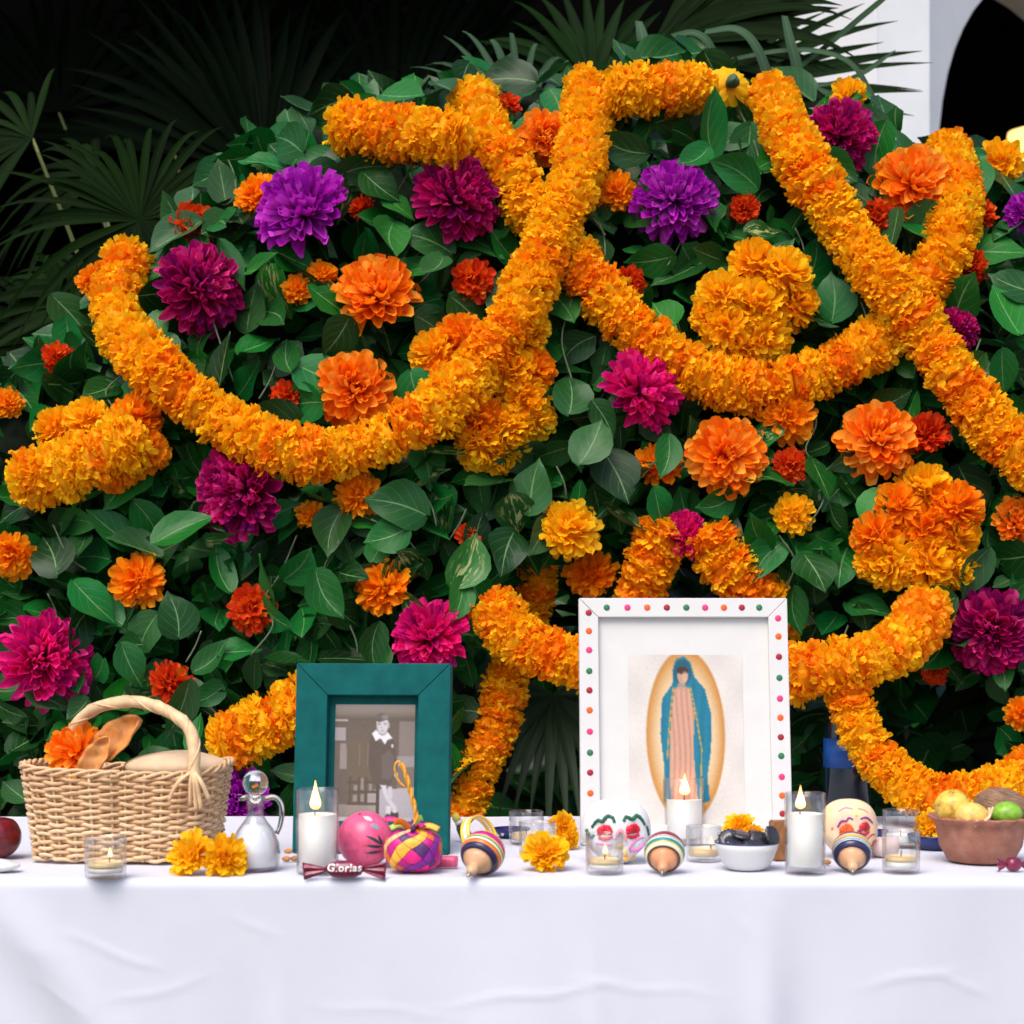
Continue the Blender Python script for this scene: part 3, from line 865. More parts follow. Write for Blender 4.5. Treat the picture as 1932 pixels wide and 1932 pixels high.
def ball_points(n, lim):
    """phyllotaxis from the axis outwards; polar angle up to lim"""
    for i in range(n):
        x = (i + 0.5) / n
        yield math.acos(1 - x * (1 - cos(lim))), i * 2.399963, x

def dirv(th, ph):
    return Vector((sin(th) * cos(ph), sin(th) * sin(ph), cos(th)))

def pompon(n, seed, lim=radians(112), core=0.42, frill=0.35, wid=0.19):
    """ruffled marigold head of radius 1, axis +Z"""
    r = random.Random(seed)
    m = MB()
    for th, ph, x in ball_points(n, lim):
        d = dirv(th + r.gauss(0, .1), ph + r.gauss(0, .1))
        L = (1 - core) * r.uniform(0.82, 1.12)
        p = petal(L, wid * r.uniform(.8, 1.25), r.uniform(-.3, .5), r.uniform(-.1, .25), 3, 3, frill, r.uniform(0, 6), 0.75, 0.35)
        Mx = Matrix.Translation(d * core * 0.9) @ pframe(d, (0, 0, 1)) @ Matrix.Rotation(r.gauss(0, .5), 4, 'Y')
        m.add(*p, M=Mx, r=min(1, max(0, r.gauss(0.5, 0.25))))
    m.add(*blob(core, core, core, 8, 6), r=0.1)
    return m

def garland_head(seed, n=62):
    """one blossom threaded on a garland: ruffled disc of radius 1 across Z"""
    r = random.Random(seed)
    m = MB()
    for i in range(n):
        ph = 2 * pi * i / n * 2 + r.gauss(0, .12)
        lat = r.choice((-1, 1)) * r.uniform(.35, 1.05) if r.random() < .7 else r.gauss(0, .25)
        rad_ = Vector((cos(ph), sin(ph), 0))
        d = rad_ * cos(lat) + Vector((0, 0, sin(lat)))
        L = r.uniform(0.26, 0.38)
        p = petal(L, r.uniform(.12, .17), r.uniform(-.2, .4), r.uniform(-.2, .4), 3, 3, 0.38, r.uniform(0, 6), 0.8, 0.5)
        b0 = rad_ * r.uniform(.64, .74)
        up = rad_ if abs(lat) > .3 else Vector((0, 0, r.choice((-1, 1))))
        Mx = Matrix.Translation(b0 + Vector((0, 0, r.uniform(-.20, .20)))) @ pframe(d, up) @ Matrix.Rotation(r.gauss(0, .5), 4, 'Y')
        m.add(*p, M=Mx, r=min(1, max(0, r.gauss(0.58, 0.25))))
    core = lathe([(0.0, -.26), (.64, -.22), (.74, 0), (.64, .22), (0, .26)], 12)
    m.add(core[0], core[1], [(0.5, 0.6)] * len(core[0]), r=0.25)
    return m

GH = [garland_head(s).mesh('blossom', M['marigold']) for s in range(6)]
GHD = [garland_head(s + 20).mesh('blossom', M['marigold_deep']) for s in range(3)]
BL = {k: [pompon(95, s + 40 * i, wid=.16).mesh('bloom', M[mk]) for s in range(3)] for i, (k, mk) in enumerate([('mo', 'marigold_deep'), ('mr', 'marigold_red'), ('my', 'marigold'), ('mm', 'marigold'), ('yy', 'marigold_yellow')])}

def garland(label, r, pts3, deep=0.2):
    o = pts3[0]
    g = empty('marigold_garland', o)
    tag(g, label, 'garland', 'marigold garlands on the arch')
    rad = r * px(o.y)
    path = catmull(pts3, rad * 0.30)
    for i, p in enumerate(path):
        tg = path[min(i + 1, len(path) - 1)] - path[max(0, i - 1)]
        s = rad * rng.uniform(0.95, 1.10) * (1 + 0.05 * sin(i * 0.35 + rad * 900))
        me = rng.choice(GHD) if rng.random() < deep else rng.choice(GH)
        jit = Vector((rng.gauss(0, 1), rng.gauss(0, 1), rng.gauss(0, 1))) * rad * 0.04
        obj('blossom', me, g, Matrix.Translation(p - o + jit) @ zframe(tg + Vector((rng.gauss(0, .1), rng.gauss(0, .1), rng.gauss(0, .1))) * tg.length, rng.uniform(0, 6.28)) @ Matrix.Scale(s, 4))
    for e, q in ((0, 1), (-1, -2)):
        tg = path[e] - path[q]
        obj('bloom', rng.choice(BL['mm']), g, Matrix.Translation(path[e] - o) @ zframe(tg, rng.uniform(0, 6)) @ Matrix.Diagonal((rad * 1.0, rad * 1.0, rad * .6, 1)))
    return g

for label, r, dy, pts in GAR:
    garland(label, r, [P(u, v, surf(u, v) + dy + (0.05 if v < 250 else 0) * (v < 250)) for u, v in pts], 0.25 if r < 55 else 0.15)
for label, r, pts in GAR_IN:
    garland(label, r, [P(u, v, y) for u, v, y in pts], 0.45)
for label, bl in BUNCH:
    c = P(bl[0][0], bl[0][1], surf(bl[0][0], bl[0][1]) - 0.04)
    g = empty('marigold_bunch', c)
    tag(g, label, 'flower bunch', 'marigold bunches on the arch')
    cu = sum(b[0] for b in bl) / len(bl); cv = sum(b[1] for b in bl) / len(bl)
    for (u, v, r) in bl:
        y = surf(u, v) - 0.06 + rng.uniform(-.015, .015)
        ax = Vector(((u - cu) / 110 + rng.gauss(0, .15), -1.0, -(v - cv) / 110 + 0.2 + rng.gauss(0, .15)))
        obj('bloom', rng.choice(BL['mo'] if rng.random() < .45 else BL['mm']), g, Matrix.Translation(P(u, v, y) - c) @ zframe(ax, rng.uniform(0, 6)) @ Matrix.Scale(r * px(y) * 1.08, 4))

def petal_set(mat, L, W, cup, curl, nx=3, ny=4, frill=0.05, blunt=0.55, foot=0.3):
    return [MB().add(*petal(L, W * k, cup * c, curl * q, nx, ny, frill, i * 2.0, blunt, foot)).mesh('petal', mat) for i, (k, c, q) in enumerate([(1, 1, 1), (.88, 1.4, .6), (1.1, .7, 1.5), (.95, 1.1, -.4)])]
PS = {'plum': petal_set(M['dahlia_plum'], 1, .165, .8, .20, blunt=.72), 'pink': petal_set(M['dahlia_pink'], 1, .15, .75, .22, blunt=.7), 'violet': petal_set(M['dahlia_violet'], 1, .165, .75, .24, blunt=.72),
      'orange': petal_set(M['dahlia_orange'], 1, .22, .55, .25, blunt=.72)}
MP = {k: petal_set(M[mk], 1, .24, .3, .15, 3, 3, .3, .8, .45) for k, mk in [('mo', 'marigold_deep'), ('mr', 'marigold_red'), ('my', 'marigold'), ('yy', 'marigold_yellow')]}
M['calyx'] = plain('green calyx', (0.03, 0.08, 0.03), 0.6)
CORE = {k: MB().add(*blob(.22, .22, .2, 10, 8)).mesh('flower_core', M[mk]) for k, mk in [('plum', 'dahlia_plum'), ('pink', 'dahlia_pink'), ('violet', 'dahlia_violet'), ('orange', 'dahlia_orange')]}

def dahlia(kind, pos, rad, axis, label, n=None, grp='dahlias pinned to the arch', flat=1.0):
    kk = kind.replace('dark', '')
    f = empty('dahlia', pos, zframe(axis, rng.uniform(0, 6)))
    tag(f, label, 'flower', grp)
    n = n or {'plum': 185, 'pink': 190, 'violet': 180, 'orange': 125}[kk]
    obj('flower_core', CORE[kk], f, Matrix.Scale(rad, 4))
    opn = rng.uniform(0.88, 1.06); sq = rng.uniform(0.85, 1.0)
    for th, ph, x in ball_points(n, radians(112)):
        th2 = max(0.04, th * opn + rng.gauss(0, .09)); ph2 = ph + rng.gauss(0, .1)
        d = dirv(th2, ph2)
        L = rad * (0.60 + 0.16 * x) * rng.uniform(0.92, 1.1) * (0.9 if kk == 'orange' and x < .3 else 1)
        up = Vector((0, 0, 1)) if th2 > 0.25 else Vector((cos(ph2), sin(ph2), 0.3))
        Mx = Matrix.Translation(d * rad * 0.20) @ pframe(d, up) @ Matrix.Rotation(rng.gauss(0, .25), 4, 'Y')
        S = Matrix.Diagonal((L * (1.0 if x > .25 else .75), L, L, 1))
        obj('petal', rng.choice(PS[kk]), f, Mx @ S)
    return f

def marigold(kind, pos, rad, axis, label, grp='marigolds pinned to the arch', cat='flower', flat=1.0, outer=22):
    f = empty('marigold', pos, zframe(axis, rng.uniform(0, 6)))
    tag(f, label, cat, grp)
    c = obj('ruffle', rng.choice(BL[kind]), f, Matrix.Diagonal((rad * .93, rad * .93, rad * .9 * flat, 1)))
    c['kind'] = 'stuff'
    for i in range(outer):
        ph = i * 2 * pi / outer + rng.gauss(0, .1)
        th = radians(rng.uniform(55, 100))
        d = dirv(th, ph)
        L = rad * rng.uniform(.60, .74)
        obj('petal', rng.choice(MP[kind]), f, Matrix.Diagonal((1, 1, flat, 1)) @ Matrix.Translation(d * rad * .36) @ pframe(d, (0, 0, 1)) @ Matrix.Rotation(rng.gauss(0, .35), 4, 'Y') @ Matrix.Scale(L, 4))
    return f

for kind, u, v, r, label in FL:
    y = surf(u, v) - (0.055 if r > 60 else 0.035)
    if v > opening_top(u) - 5: y = 1.22 if u == 1116 else 1.3
    ax = Vector((rng.gauss(0, .35), -1.0, 0.25 + rng.gauss(0, .32)))
    if kind[0] == 'm':
        marigold(kind, P(u, v, y), r * px(y) * 1.02, ax, label)
    else:
        dahlia(kind, P(u, v, y), r * px(y) * 1.04, ax, label)

# yellow flower seen from behind, with its dark green calyx
y = surf(1380, 190) - 0.10
f = empty('marigold', P(1378, 158, y), zframe((-.25, 1.0, -.1)))
tag(f, 'yellow flower turned away on the crest showing its dark calyx', 'flower', 'marigolds pinned to the arch')
for i in range(13):
    d = dirv(radians(78 + rng.uniform(-8, 8)), i * 2 * pi / 13)
    obj('petal', rng.choice(MP['yy']), f, pframe(d, (0, 0, 1)) @ Matrix.Diagonal((.058, .052, .05, 1)))
obj('calyx', MB().add(*blob(.016, .016, .02, 12, 8, lambda d: 1 + .12 * sin(9 * math.atan2(d.y, d.x))), M=Matrix.Translation((0, 0, -.014))).mesh('calyx', M['calyx']), f)
# ------------------------------------------------------------------ table and cloth
M['wood_dark'] = plain('table wood', (0.10, 0.06, 0.035), 0.6, 0.3, 12)
TBX, TBD = 1.45, 0.97
tb = empty('table', (0, 0.48, 0))
tag(tb, 'long table hidden under the white cloth', 'table')
obj('tabletop', MB().add(*box(-TBX + .01, TBX - .01, -0.47, 0.48, 0.71, 0.742)).mesh('tabletop', M['wood_dark'], False), tb)
for sx in (-1, 1):
    for sy in (-0.42, 0.43):
        obj('leg', MB().add(*box(sx * 1.36 - .03, sx * 1.36 + .03, sy - .03, sy + .03, 0.004, 0.709)).mesh('leg', M['wood_dark'], False), tb)
t = NT('white cotton cloth')
n = t.noise(9.0, 4.0)
tc = t.new('ShaderNodeTexCoord')
wv = t.new('ShaderNodeTexWave'); wv.inputs['Scale'].default_value = 420.0; wv.inputs['Distortion'].default_value = 1.5
t.l(tc.outputs['Object'], wv.inputs['Vector'])
t.l(t.ramp(n, [(0.3, (0.57, 0.58, 0.65)), (0.7, (0.605, 0.615, 0.68))]), t.b.inputs['Base Color'])
t.b.inputs['Roughness'].default_value = 0.85
t.b.inputs['Specular IOR Level'].default_value = 0.15
hh = t.math('ADD', t.math('MULTIPLY', wv.outputs['Fac'], 0.12), n)
t.bump(hh, 0.22, 0.004)
M['cloth'] = t.m
CREASES = [(-0.62, .10, .35, .09, .0022), (-0.55, .16, -.25, .10, .0018), (-0.70, .17, .6, .05, .002), (0.03, .165, -.12, .16, .0022), (0.20, .155, .10, .14, .0014), (0.62, .14, -.2, .09, .002), (0.70, .15, .3, .05, .0016), (-0.2, .19, .06, .14, .0012), (0.36, .06, 1.4, .02, .0016), (-0.40, .06, .5, .05, .0014)]
def cloth_fn(a, b):
    x = (a * 2 - 1) * (TBX + 0.02)
    D1, R1, DR = TBD, 0.013, 0.52
    L = 0.10 + D1 + R1 * pi / 2 + DR
    s = b * L                                   # 0 at the back hem
    nz = 0.0009 * sin(7.1 * x + 2 * b) + 0.0006 * sin(17 * x + 5)
    if s < 0.10:
        return (x, D1 - 0.012 + 0.010 * sin(9 * x), TZ - 0.10 + s - 0.002)
    s -= 0.10
    if s < D1:
        y = D1 - s
        w = 0.0005 * sin(23 * x + 9 * y) * sin(13 * y + 3)
        back = max(0.0, (y - (D1 - 0.06)) / 0.06)
        return (x, y, TZ - 0.0012 + w - 0.006 * back ** 2)
    s -= D1
    if s < R1 * pi / 2:
        an = s / R1
        return (x, -R1 * sin(an), TZ - 0.0012 - R1 + R1 * cos(an))
    s -= R1 * pi / 2
    k = min(1.0, s / 0.30)
    f = 0.007 * sin(5.3 * x + 1.0 + 0.6 * s) + 0.004 * sin(11.7 * x + 2.2 - 2.0 * s) + 0.002 * sin(23.0 * x + 6 * s)
    g = 0.016 * math.exp(-((x - 0.39 - 0.02 * s) / 0.03) ** 2) * k - 0.011 * math.exp(-((x - 0.46) / 0.04) ** 2) * k
    g += 0.006 * math.exp(-((x - 0.12 - 0.05 * s) / 0.02) ** 2) * k + 0.005 * math.exp(-((x + 0.36) / 0.025) ** 2) * k
    dgl = x + 0.80 - 0.7 * s
    g += 0.010 * math.exp(-(dgl / 0.045) ** 2) * min(1, s / 0.1) - 0.006 * math.exp(-((dgl + 0.09) / 0.06) ** 2) * min(1, s / 0.1)
    cr = 0.0
    for (cx, cs, sl, ln_, dp) in CREASES:
        q = (x - cx)
        if abs(q) < ln_:
            cr += dp * math.exp(-((s - cs - sl * q - 0.004 * sin(40 * q + cx * 9)) / 0.0055) ** 2) * (1 - (q / ln_) ** 2) * 0.75
    return (x, -R1 - f * k - g - cr - 0.03 * s, TZ - 0.0012 - R1 - s)
vs, fs, uv = grid(cloth_fn, 360, 260)
cl = obj('tablecloth', MB().add(vs, fs, uv).mesh('tablecloth', M['cloth']))
tag(cl, 'white cotton tablecloth hanging over the front of the table', 'tablecloth')

# ------------------------------------------------------------------ small things' materials
M['glass'] = glass_mat('clear glass', (0.995, 0.997, 0.996))
M['glass_frost'] = glass_mat('frosted cruet glass', (0.93, 0.95, 0.98), 0.28)
def wax_mat(name, c):
    t = NT(name)
    t.b.inputs['Base Color'].default_value = (*c, 1)
    t.b.inputs['Roughness'].default_value = 0.45
    t.b.inputs['Subsurface Weight'].default_value = 0.3
    t.b.inputs['Subsurface Radius'].default_value = (0.01, 0.006, 0.003)
    return t.m
M['wax'] = wax_mat('white wax', (0.86, 0.84, 0.80))
M['wax_gold'] = wax_mat('honey wax', (0.82, 0.62, 0.33))
M['wick'] = plain('burnt wick', (0.02, 0.015, 0.012), 0.9)
def flame_mat():
    t = NT('candle flame')
    u, v = t.uv()
    c = t.ramp(v, [(0.0, (0.9, 0.22, 0.03)), (0.25, (1.0, 0.50, 0.12)), (0.5, (1.0, 0.72, 0.30)), (1.0, (1.0, 0.50, 0.10))])
    e = t.new('ShaderNodeEmission'); t.l(c, e.inputs[0]); e.inputs[1].default_value = 2.6
    t.l(e.outputs[0], t.out.inputs['Surface'])
    return t.m
M['flame'] = flame_mat()

def candle(u, vb, wpx, hpx, label, wax=0.3, ribs=0, cat='votive candle', grp='votive candles on the table', flame=True, waxm='wax', flare=1.03, gold=0.0, y=None, fl=1.0, fdx=0.0):
    p = on_table(u, vb)
    k = px(p.y)
    R, H = wpx / 2 * k, hpx * k
    c = empty('candle_glass', p)
    tag(c, label, cat, grp)
    th = 0.0022
    b = min(0.011, 0.10 * H + 0.002)
    prof = [(0, 0.0008), (R * .90, 0.0008), (R * .955, 0.003), (R * .97, 0.25 * H), (R * .985, .6 * H), (R * flare, H - .001), (R * flare - th * .5, H), (R * flare - th, H - .001), (R * .985 - th, .6 * H), (R * .96 - th, b + .004), (R * .90 - th, b), (0, b)]
    n = 48
    if ribs:
        n = ribs * 4
        rf = lambda t_, k_: 1 + (0.045 * cos(ribs * t_) if 2 <= k_ <= 4 else 0)
    else:
        rf = None
    obj('glass', MB().add(*lathe(prof, n, rf)).mesh('glass', M['glass']), c)
    rw = R * .955 - th - .0006
    z1 = b + wax * H
    if gold > 0:
        z0 = z1 - gold * H
        obj('wax', MB().add(*lathe([(0, b + .0005), (rw * .93, b + .0005), (rw * .985, b + .003), (rw, z0)], 32)).mesh('wax', M[waxm]), c)
        obj('melted_wax', MB().add(*lathe([(rw, z0 + .0004), (rw, z1), (rw * .9, z1 - .0008), (0, z1 - .001)], 32)).mesh('melted_wax', M['wax_gold']), c)
    else:
        obj('wax', MB().add(*lathe([(0, b + .0005), (rw * .93, b + .0005), (rw * .985, b + .003), (rw, z1), (rw * .92, z1 - .0012), (0, z1 - .002)], 32)).mesh('wax', M[waxm]), c)
    wz = z1 - .001
    wx = fdx * R
    obj('wick', MB().add(*tube([(wx, 0, wz - .003), (wx, 0, wz + .005), (wx + .001, 0, wz + .010)], .0009, 6)).mesh('wick', M['wick']), c)
    if flame:
        s = 0.0050 * fl
        fw = rng.uniform(.85, 1.1); fh = rng.uniform(.85, 1.1)
        fp = [(0.0, 0), (.40 * fw, .1 * fh), (.75 * fw, .32 * fh), (.92 * fw, .72 * fh), (.86 * fw, 1.2 * fh), (.60 * fw, 2.0 * fh), (.30 * fw, 2.9 * fh), (.10 * fw, 3.7 * fh), (0.0, 4.2 * fh)]
        obj('flame', MB().add(*lathe([(a * s, b_ * s + wz + .008) for a, b_ in fp], 14), M=Matrix.Translation((wx + .0008, 0, 0))).mesh('flame', M['flame']), c)
    return c

candle(199, 1656, 78, 78, 'small ribbed votive glass in front of the wicker basket', .26, 14, gold=.14, fdx=.2, fl=.8)
candle(599, 1648, 82, 160, 'tall lit candle glass in front of the teal frame', .62, 0, 'candle', 'tall candles on the table', flare=1.0, fl=2.2, fdx=-.12)
candle(1291, 1592, 76, 126, 'tall lit candle glass in front of the white frame', .58, 0, 'candle', 'tall candles on the table', flare=1.0, fl=1.9)
candle(1519, 1648, 78, 152, 'tall lit candle glass beside the bowl of black sweets', .66, 0, 'candle', 'tall candles on the table', flare=1.0, fl=1.7, fdx=-.25)
candle(993, 1592, 64, 62, 'empty looking ribbed votive glass furthest back beside the teal frame', .2, 14, flame=False, waxm='wax_gold')
candle(1014, 1618, 68, 68, 'ribbed votive glass behind the loose yellow marigold', .3, 14, fl=.7)
candle(1141, 1648, 70, 76, 'lit ribbed votive glass in front of the white sugar skull', .24, 14, gold=.13, fl=.8)
candle(1328, 1624, 66, 66, 'lit ribbed votive glass with honey wax behind the striped top', .22, 14, gold=.2, fdx=.4, fl=.7)
candle(1699, 1598, 66, 70, 'ribbed votive glass behind another one near the clay bowl', .2, 14, flame=False)
candle(1700, 1646, 70, 80, 'ribbed votive glass nearest the clay bowl', .26, 14, gold=.12, flame=False)

# ------------------------------------------------------------------ basket
t = NT('wicker')
a_, o_ = t.rnd()
c = t.ramp(o_, [(0, (0.60, 0.37, 0.19)), (0.5, (0.72, 0.48, 0.27)), (1, (0.80, 0.58, 0.36))])
nn_ = t.noise(70.0, 3.0)
c = t.mix(t.math('MULTIPLY', nn_, .5), c, (0.42, 0.22, 0.08))
t.l(c, t.b.inputs['Base Color']); t.b.inputs['Roughness'].default_value = .5; t.bump(nn_, .2, .002)
M['wicker'] = t.m
M['wicker_pale'] = plain('peeled cane', (0.66, 0.44, 0.24), .45, .2, 60)
bp = on_table(219, 1632) + Vector((0, 0.10, 0))
bk_ = empty('wicker_basket', bp, Matrix.Rotation(radians(-4), 4, 'Z'))
tag(bk_, 'wicker basket with a wrapped hoop handle', 'basket')
kb = px(bp.y)
BW0, BW1, BH, BD = 164 * kb, 187 * kb, 172 * kb, 0.105
def bpt(a, h, off=0.0):
    """point on the basket wall; a = angle, h = 0..1"""
    w = BW0 + (BW1 - BW0) * h ** 1.2; d_ = BD * (0.86 + 0.14 * h)
    e = 0.48
    ca, sa = cos(a), sin(a)
    x = (w + off) * math.copysign(abs(ca) ** e, ca); y = (d_ + off) * math.copysign(abs(sa) ** e, sa)
    sag = 0.006 * (cos(2 * a)) * h
    return Vector((x, y, 0.004 + h * BH + sag))
NS = 31
# even spacing of stakes along the rim
dense = [2 * pi * i / 1440 for i in range(1440)]
ln = [0.0]
for i in range(1, 1441):
    ln.append(ln[-1] + (bpt(2 * pi * i / 1440, .5) - bpt(2 * pi * (i - 1) / 1440, .5)).length)
def ang_at(f):
    f = (f % 1.0) * ln[-1]
    lo = np.searchsorted(ln, f)
    return 2 * pi * lo / 1440
for i in range(NS):
    a = ang_at(i / NS)
    obj('stake', MB().add(*tube([bpt(a, h / 6) for h in range(7)], .0030, 6)).mesh('stake', M['wicker']), bk_)
ROWS = 24
for r in range(ROWS):
    h = (r + .5) / ROWS * .93
    path = []
    NN = NS * 6
    for i in range(NN):
        f = i / NN
        ph = f * NS
        off = 0.0042 * cos(pi * (ph + r))
        q = bpt(ang_at(f), h, off)
        q.z += 0.0012 * sin(13 * f * 2 * pi + r * 2.1) + 0.0008 * sin(31 * f * 6.28 + r)
        path.append(q)
    obj('weave_strand', MB().add(*tube(path, .0034, 6, True, .75)).mesh('weave_strand', M['wicker']), bk_)
for q in range(3):
    path = []
    for i in range(260):
        f = i / 260
        p_ = bpt(ang_at(f), .97, .004 * cos(f * 2 * pi * 11 + q * 2.1))
        p_.z += .005 * sin(f * 2 * pi * 11 + q * 2.1) + .003 * sin(f * 12)
        path.append(p_)
    obj('rim_strand', MB().add(*tube(path, .0030, 6, True)).mesh('rim_strand', M['wicker']), bk_)
obj('basket_floor', MB().add(*lathe([(0, .003), (1, .003), (1, .006), (0, .006)], 48, lambda t_, k_: 1), M=Matrix.Diagonal((BW0 * .94, BD * .82, 1, 1))).mesh('basket_floor', M['wicker']), bk_)
hx0, hx1 = (88 - 219) * kb, (374 - 219) * kb
hz = (1632 - 1338) * kb
hp = catmull([(hx0, .045, BH * .5), (hx0, .03, BH * .96), (hx0 + .014, .012, BH + .050), (hx0 + .058, -.01, hz - .014), ((hx0 + hx1) / 2 + .01, -.04, hz + .002), (hx1 - .048, -.07, hz - .016), (hx1 - .008, -.092, BH + .060), (hx1, -.108, BH * .98), (hx1 + .004, -.113, BH * .86)], .004)
hd_ = obj('handle', MB().add(*tube(hp, [.0102 + .0004 * sin(i * .9) for i in range(len(hp))], 10)).mesh('handle', M['wicker_pale']), bk_)
tg0 = None
for q in range(2):
    wp = []
    up = Vector((0, 1, 0))
    for i, p_ in enumerate(hp):
        tg = (hp[min(i + 1, len(hp) - 1)] - hp[max(0, i - 1)]).normalized()
        up = (up - tg * up.dot(tg)).normalized(); b_ = tg.cross(up)
        an = i * .30 + q * pi
        wp.append(p_ + (up * cos(an) + b_ * sin(an)) * .0098)
    obj('wrap', MB().add(*tube(wp, .0016, 6)).mesh('wrap', M['wicker_pale']), hd_)
for dx, ln_ in [(-.042, .30), (-.004, .36), (.006, .40), (.014, .38), (.028, .28)]:
    top = Vector((hx1 + dx * .1, -.1165, BH * 1.0))
    pts = [top, Vector((hx1 + dx * .6, -.122, BH * .88)), Vector((hx1 + dx, -.117, BH * (.98 - ln_)))]
    obj('handle_strand', MB().add(*tube(catmull(pts, .006), .0042, 6, False, .6)).mesh('handle_strand', M['wicker_pale']), bk_)

dahlia('orange', P(145, 1420, bp.y + .01), 66 * kb, (-.2, -.7, .7), 'orange dahlia lying in the wicker basket', n=70, grp='flowers among the offerings')
M['husk'] = plain('dried husk', (0.50, 0.20, 0.05), .55, .35, 40, bump=.3)
def husk(u, v, L, W, ang, yaw, label, yy):
    def f(s, t_):
        k = s * 2 - 1
        w = W * sin(pi * min(.98, max(.02, t_ * .92 + .05))) ** .7
        return (L * (t_ - .5), k * w, .55 * W * k * k * (1 - .2 * t_) + .1 * L * (t_ - .5) ** 2 + .002 * sin(20 * t_ + 3 * k))
    vs, fs, uv = grid(f, 10, 16)
    m = MB().add(vs, fs, uv).mesh('dried_husk', M['husk'])
    o = obj('dried_husk', m, None, Matrix.Translation(P(u, v, yy)) @ Matrix.Rotation(radians(yaw), 4, 'Z') @ Euler((radians(65), radians(-ang), 0), 'XYZ').to_matrix().to_4x4())
    md = o.modifiers.new('thickness', 'SOLIDIFY'); md.thickness = .003
    tag(o, label, 'husk', 'dried husks in the basket')
    return o
husk(222, 1402, .125, .034, 38, -15, 'long curled brown husk leaning in the basket, right one', bp.y - .01)
husk(182, 1432, .085, .022, 55, 10, 'short brown husk beside the orange flower in the basket', bp.y - .03)
M['bread'] = plain('pale crust', (0.62, 0.43, 0.27), .7, .12, 25, bump=.2)
o = obj('bread_loaf', MB().add(*blob(.088, .055, .026, 30, 18, lambda d: 1 + .04 * sin(5 * d.x + 1) + .02 * sin(11 * d.y))).mesh('bread_loaf', M['bread']), None, Matrix.Translation(P(335, 1446, bp.y - .01)))
tag(o, 'smooth pale loaf bulging out of the basket', 'bread')
# ------------------------------------------------------------------ cruet
p = on_table(482, 1642); k = px(p.y)
cr = empty('glass_cruet', p)
t = NT('solid clear glass')
t.b.inputs['Transmission Weight'].default_value = 1.0; t.b.inputs['Roughness'].default_value = .03; t.b.inputs['IOR'].default_value = 1.4; t.b.inputs['Base Color'].default_value = (1, 1, 1, 1)
M['glass_solid'] = t.m
tag(cr, 'clear glass cruet with a ball stopper and milky contents', 'cruet')
V = lambda v: (1642 - v) * k
prof = [(0, .001), (36, 1642), (44, 1634), (47, 1612), (44, 1590), (34, 1566), (22, 1550), (16, 1541), (15, 1528), (17, 1512), (20, 1503)]
pf = [(0, .001)] + [(r * k, V(v) + .001) for r, v in prof[1:]]
inner = [(max(.001, r - .0022), z + .0003) for r, z in reversed(pf[2:])] + [(36 * k, .006), (0, .006)]
obj('bottle', MB().add(*lathe(pf + inner, 44)).mesh('bottle', M['glass']), cr)
M['milky'] = wax_mat('milky liquid', (0.88, 0.89, 0.92))
M['milky'].node_tree.nodes['Principled BSDF'].inputs['Transmission Weight'].default_value = .25
M['milky'].node_tree.nodes['Principled BSDF'].inputs['Roughness'].default_value = .5
obj('liquid', MB().add(*lathe([(0, .0065), (33 * k, .0068), (40 * k, V(1632)), (43.2 * k, V(1612)), (40.5 * k, V(1592)), (31 * k, V(1568)), (21 * k, V(1556)), (0, V(1556) + .0005)], 36)).mesh('liquid', M['milky']), cr)
st_ = obj('stopper', MB().add(*blob(24 * k, 24 * k, 24 * k, 28, 18), M=Matrix.Translation((0, 0, V(1477)))).add(*lathe([(0, V(1515)), (10 * k, V(1514)), (12 * k, V(1503)), (8 * k, V(1499)), (9 * k, V(1496)), (0, V(1495))], 24)).mesh('stopper', M['glass_solid']), cr)
obj('handle', MB().add(*tube(catmull([(16 * k, 0, V(1508)), (34 * k, 0, V(1504)), (47 * k, 0, V(1514)), (50 * k, 0, V(1535)), (46 * k, 0, V(1558)), (38 * k, 0, V(1576))], .004), .0042, 10)).mesh('handle', M['glass_solid']), cr)
obj('spout', MB().add(*blob(13 * k, 8 * k, 5 * k, 16, 10), M=Matrix.Translation((-20 * k, 0, V(1505))) @ Matrix.Rotation(radians(-20), 4, 'Y')).mesh('spout', M['glass_solid']), cr)

# ------------------------------------------------------------------ flat prints
def seg_poly(X, Y, pts):
    ins = np.zeros(X.shape, bool)
    n = len(pts)
    for i in range(n):
        x0, y0 = pts[i]; x1, y1 = pts[(i + 1) % n]
        if y0 == y1: continue
        c = ((Y >= min(y0, y1)) & (Y < max(y0, y1))) & (X < x0 + (Y - y0) * (x1 - x0) / (y1 - y0))
        ins ^= c
    return ins
def smooth(A, k=1):
    for _ in range(k):
        B = np.pad(A, ((1, 1), (1, 1), (0, 0)), mode='edge')
        A = (B[1:-1, 1:-1] * 2 + B[:-2, 1:-1] + B[2:, 1:-1] + B[1:-1, :-2] + B[1:-1, 2:]) / 6
    return A
def print_mesh(name, w, h, img):
    """flat printed sheet in the XZ plane, img rows from the top"""
    ny, nx = img.shape[:2]
    vs = [((i / (nx - 1) - .5) * w, 0, (1 - j / (ny - 1)) * h) for j in range(ny) for i in range(nx)]
    fs = [(j * nx + i, (j + 1) * nx + i, (j + 1) * nx + i + 1, j * nx + i + 1) for j in range(ny - 1) for i in range(nx - 1)]
    me = MB().add(vs, fs).mesh(name, M['print'], False)
    ca = me.color_attributes.new('ink', 'FLOAT_COLOR', 'POINT')
    x = np.clip(img, 0, 1)
    l_ = np.where(x <= .04045, x / 12.92, ((x + .055) / 1.055) ** 2.4)
    rgba = np.ones((ny * nx, 4), np.float32); rgba[:, :3] = l_.reshape(-1, 3) * .74
    ca.data.foreach_set('color', rgba.ravel())
    return me
t = NT('printed paper')
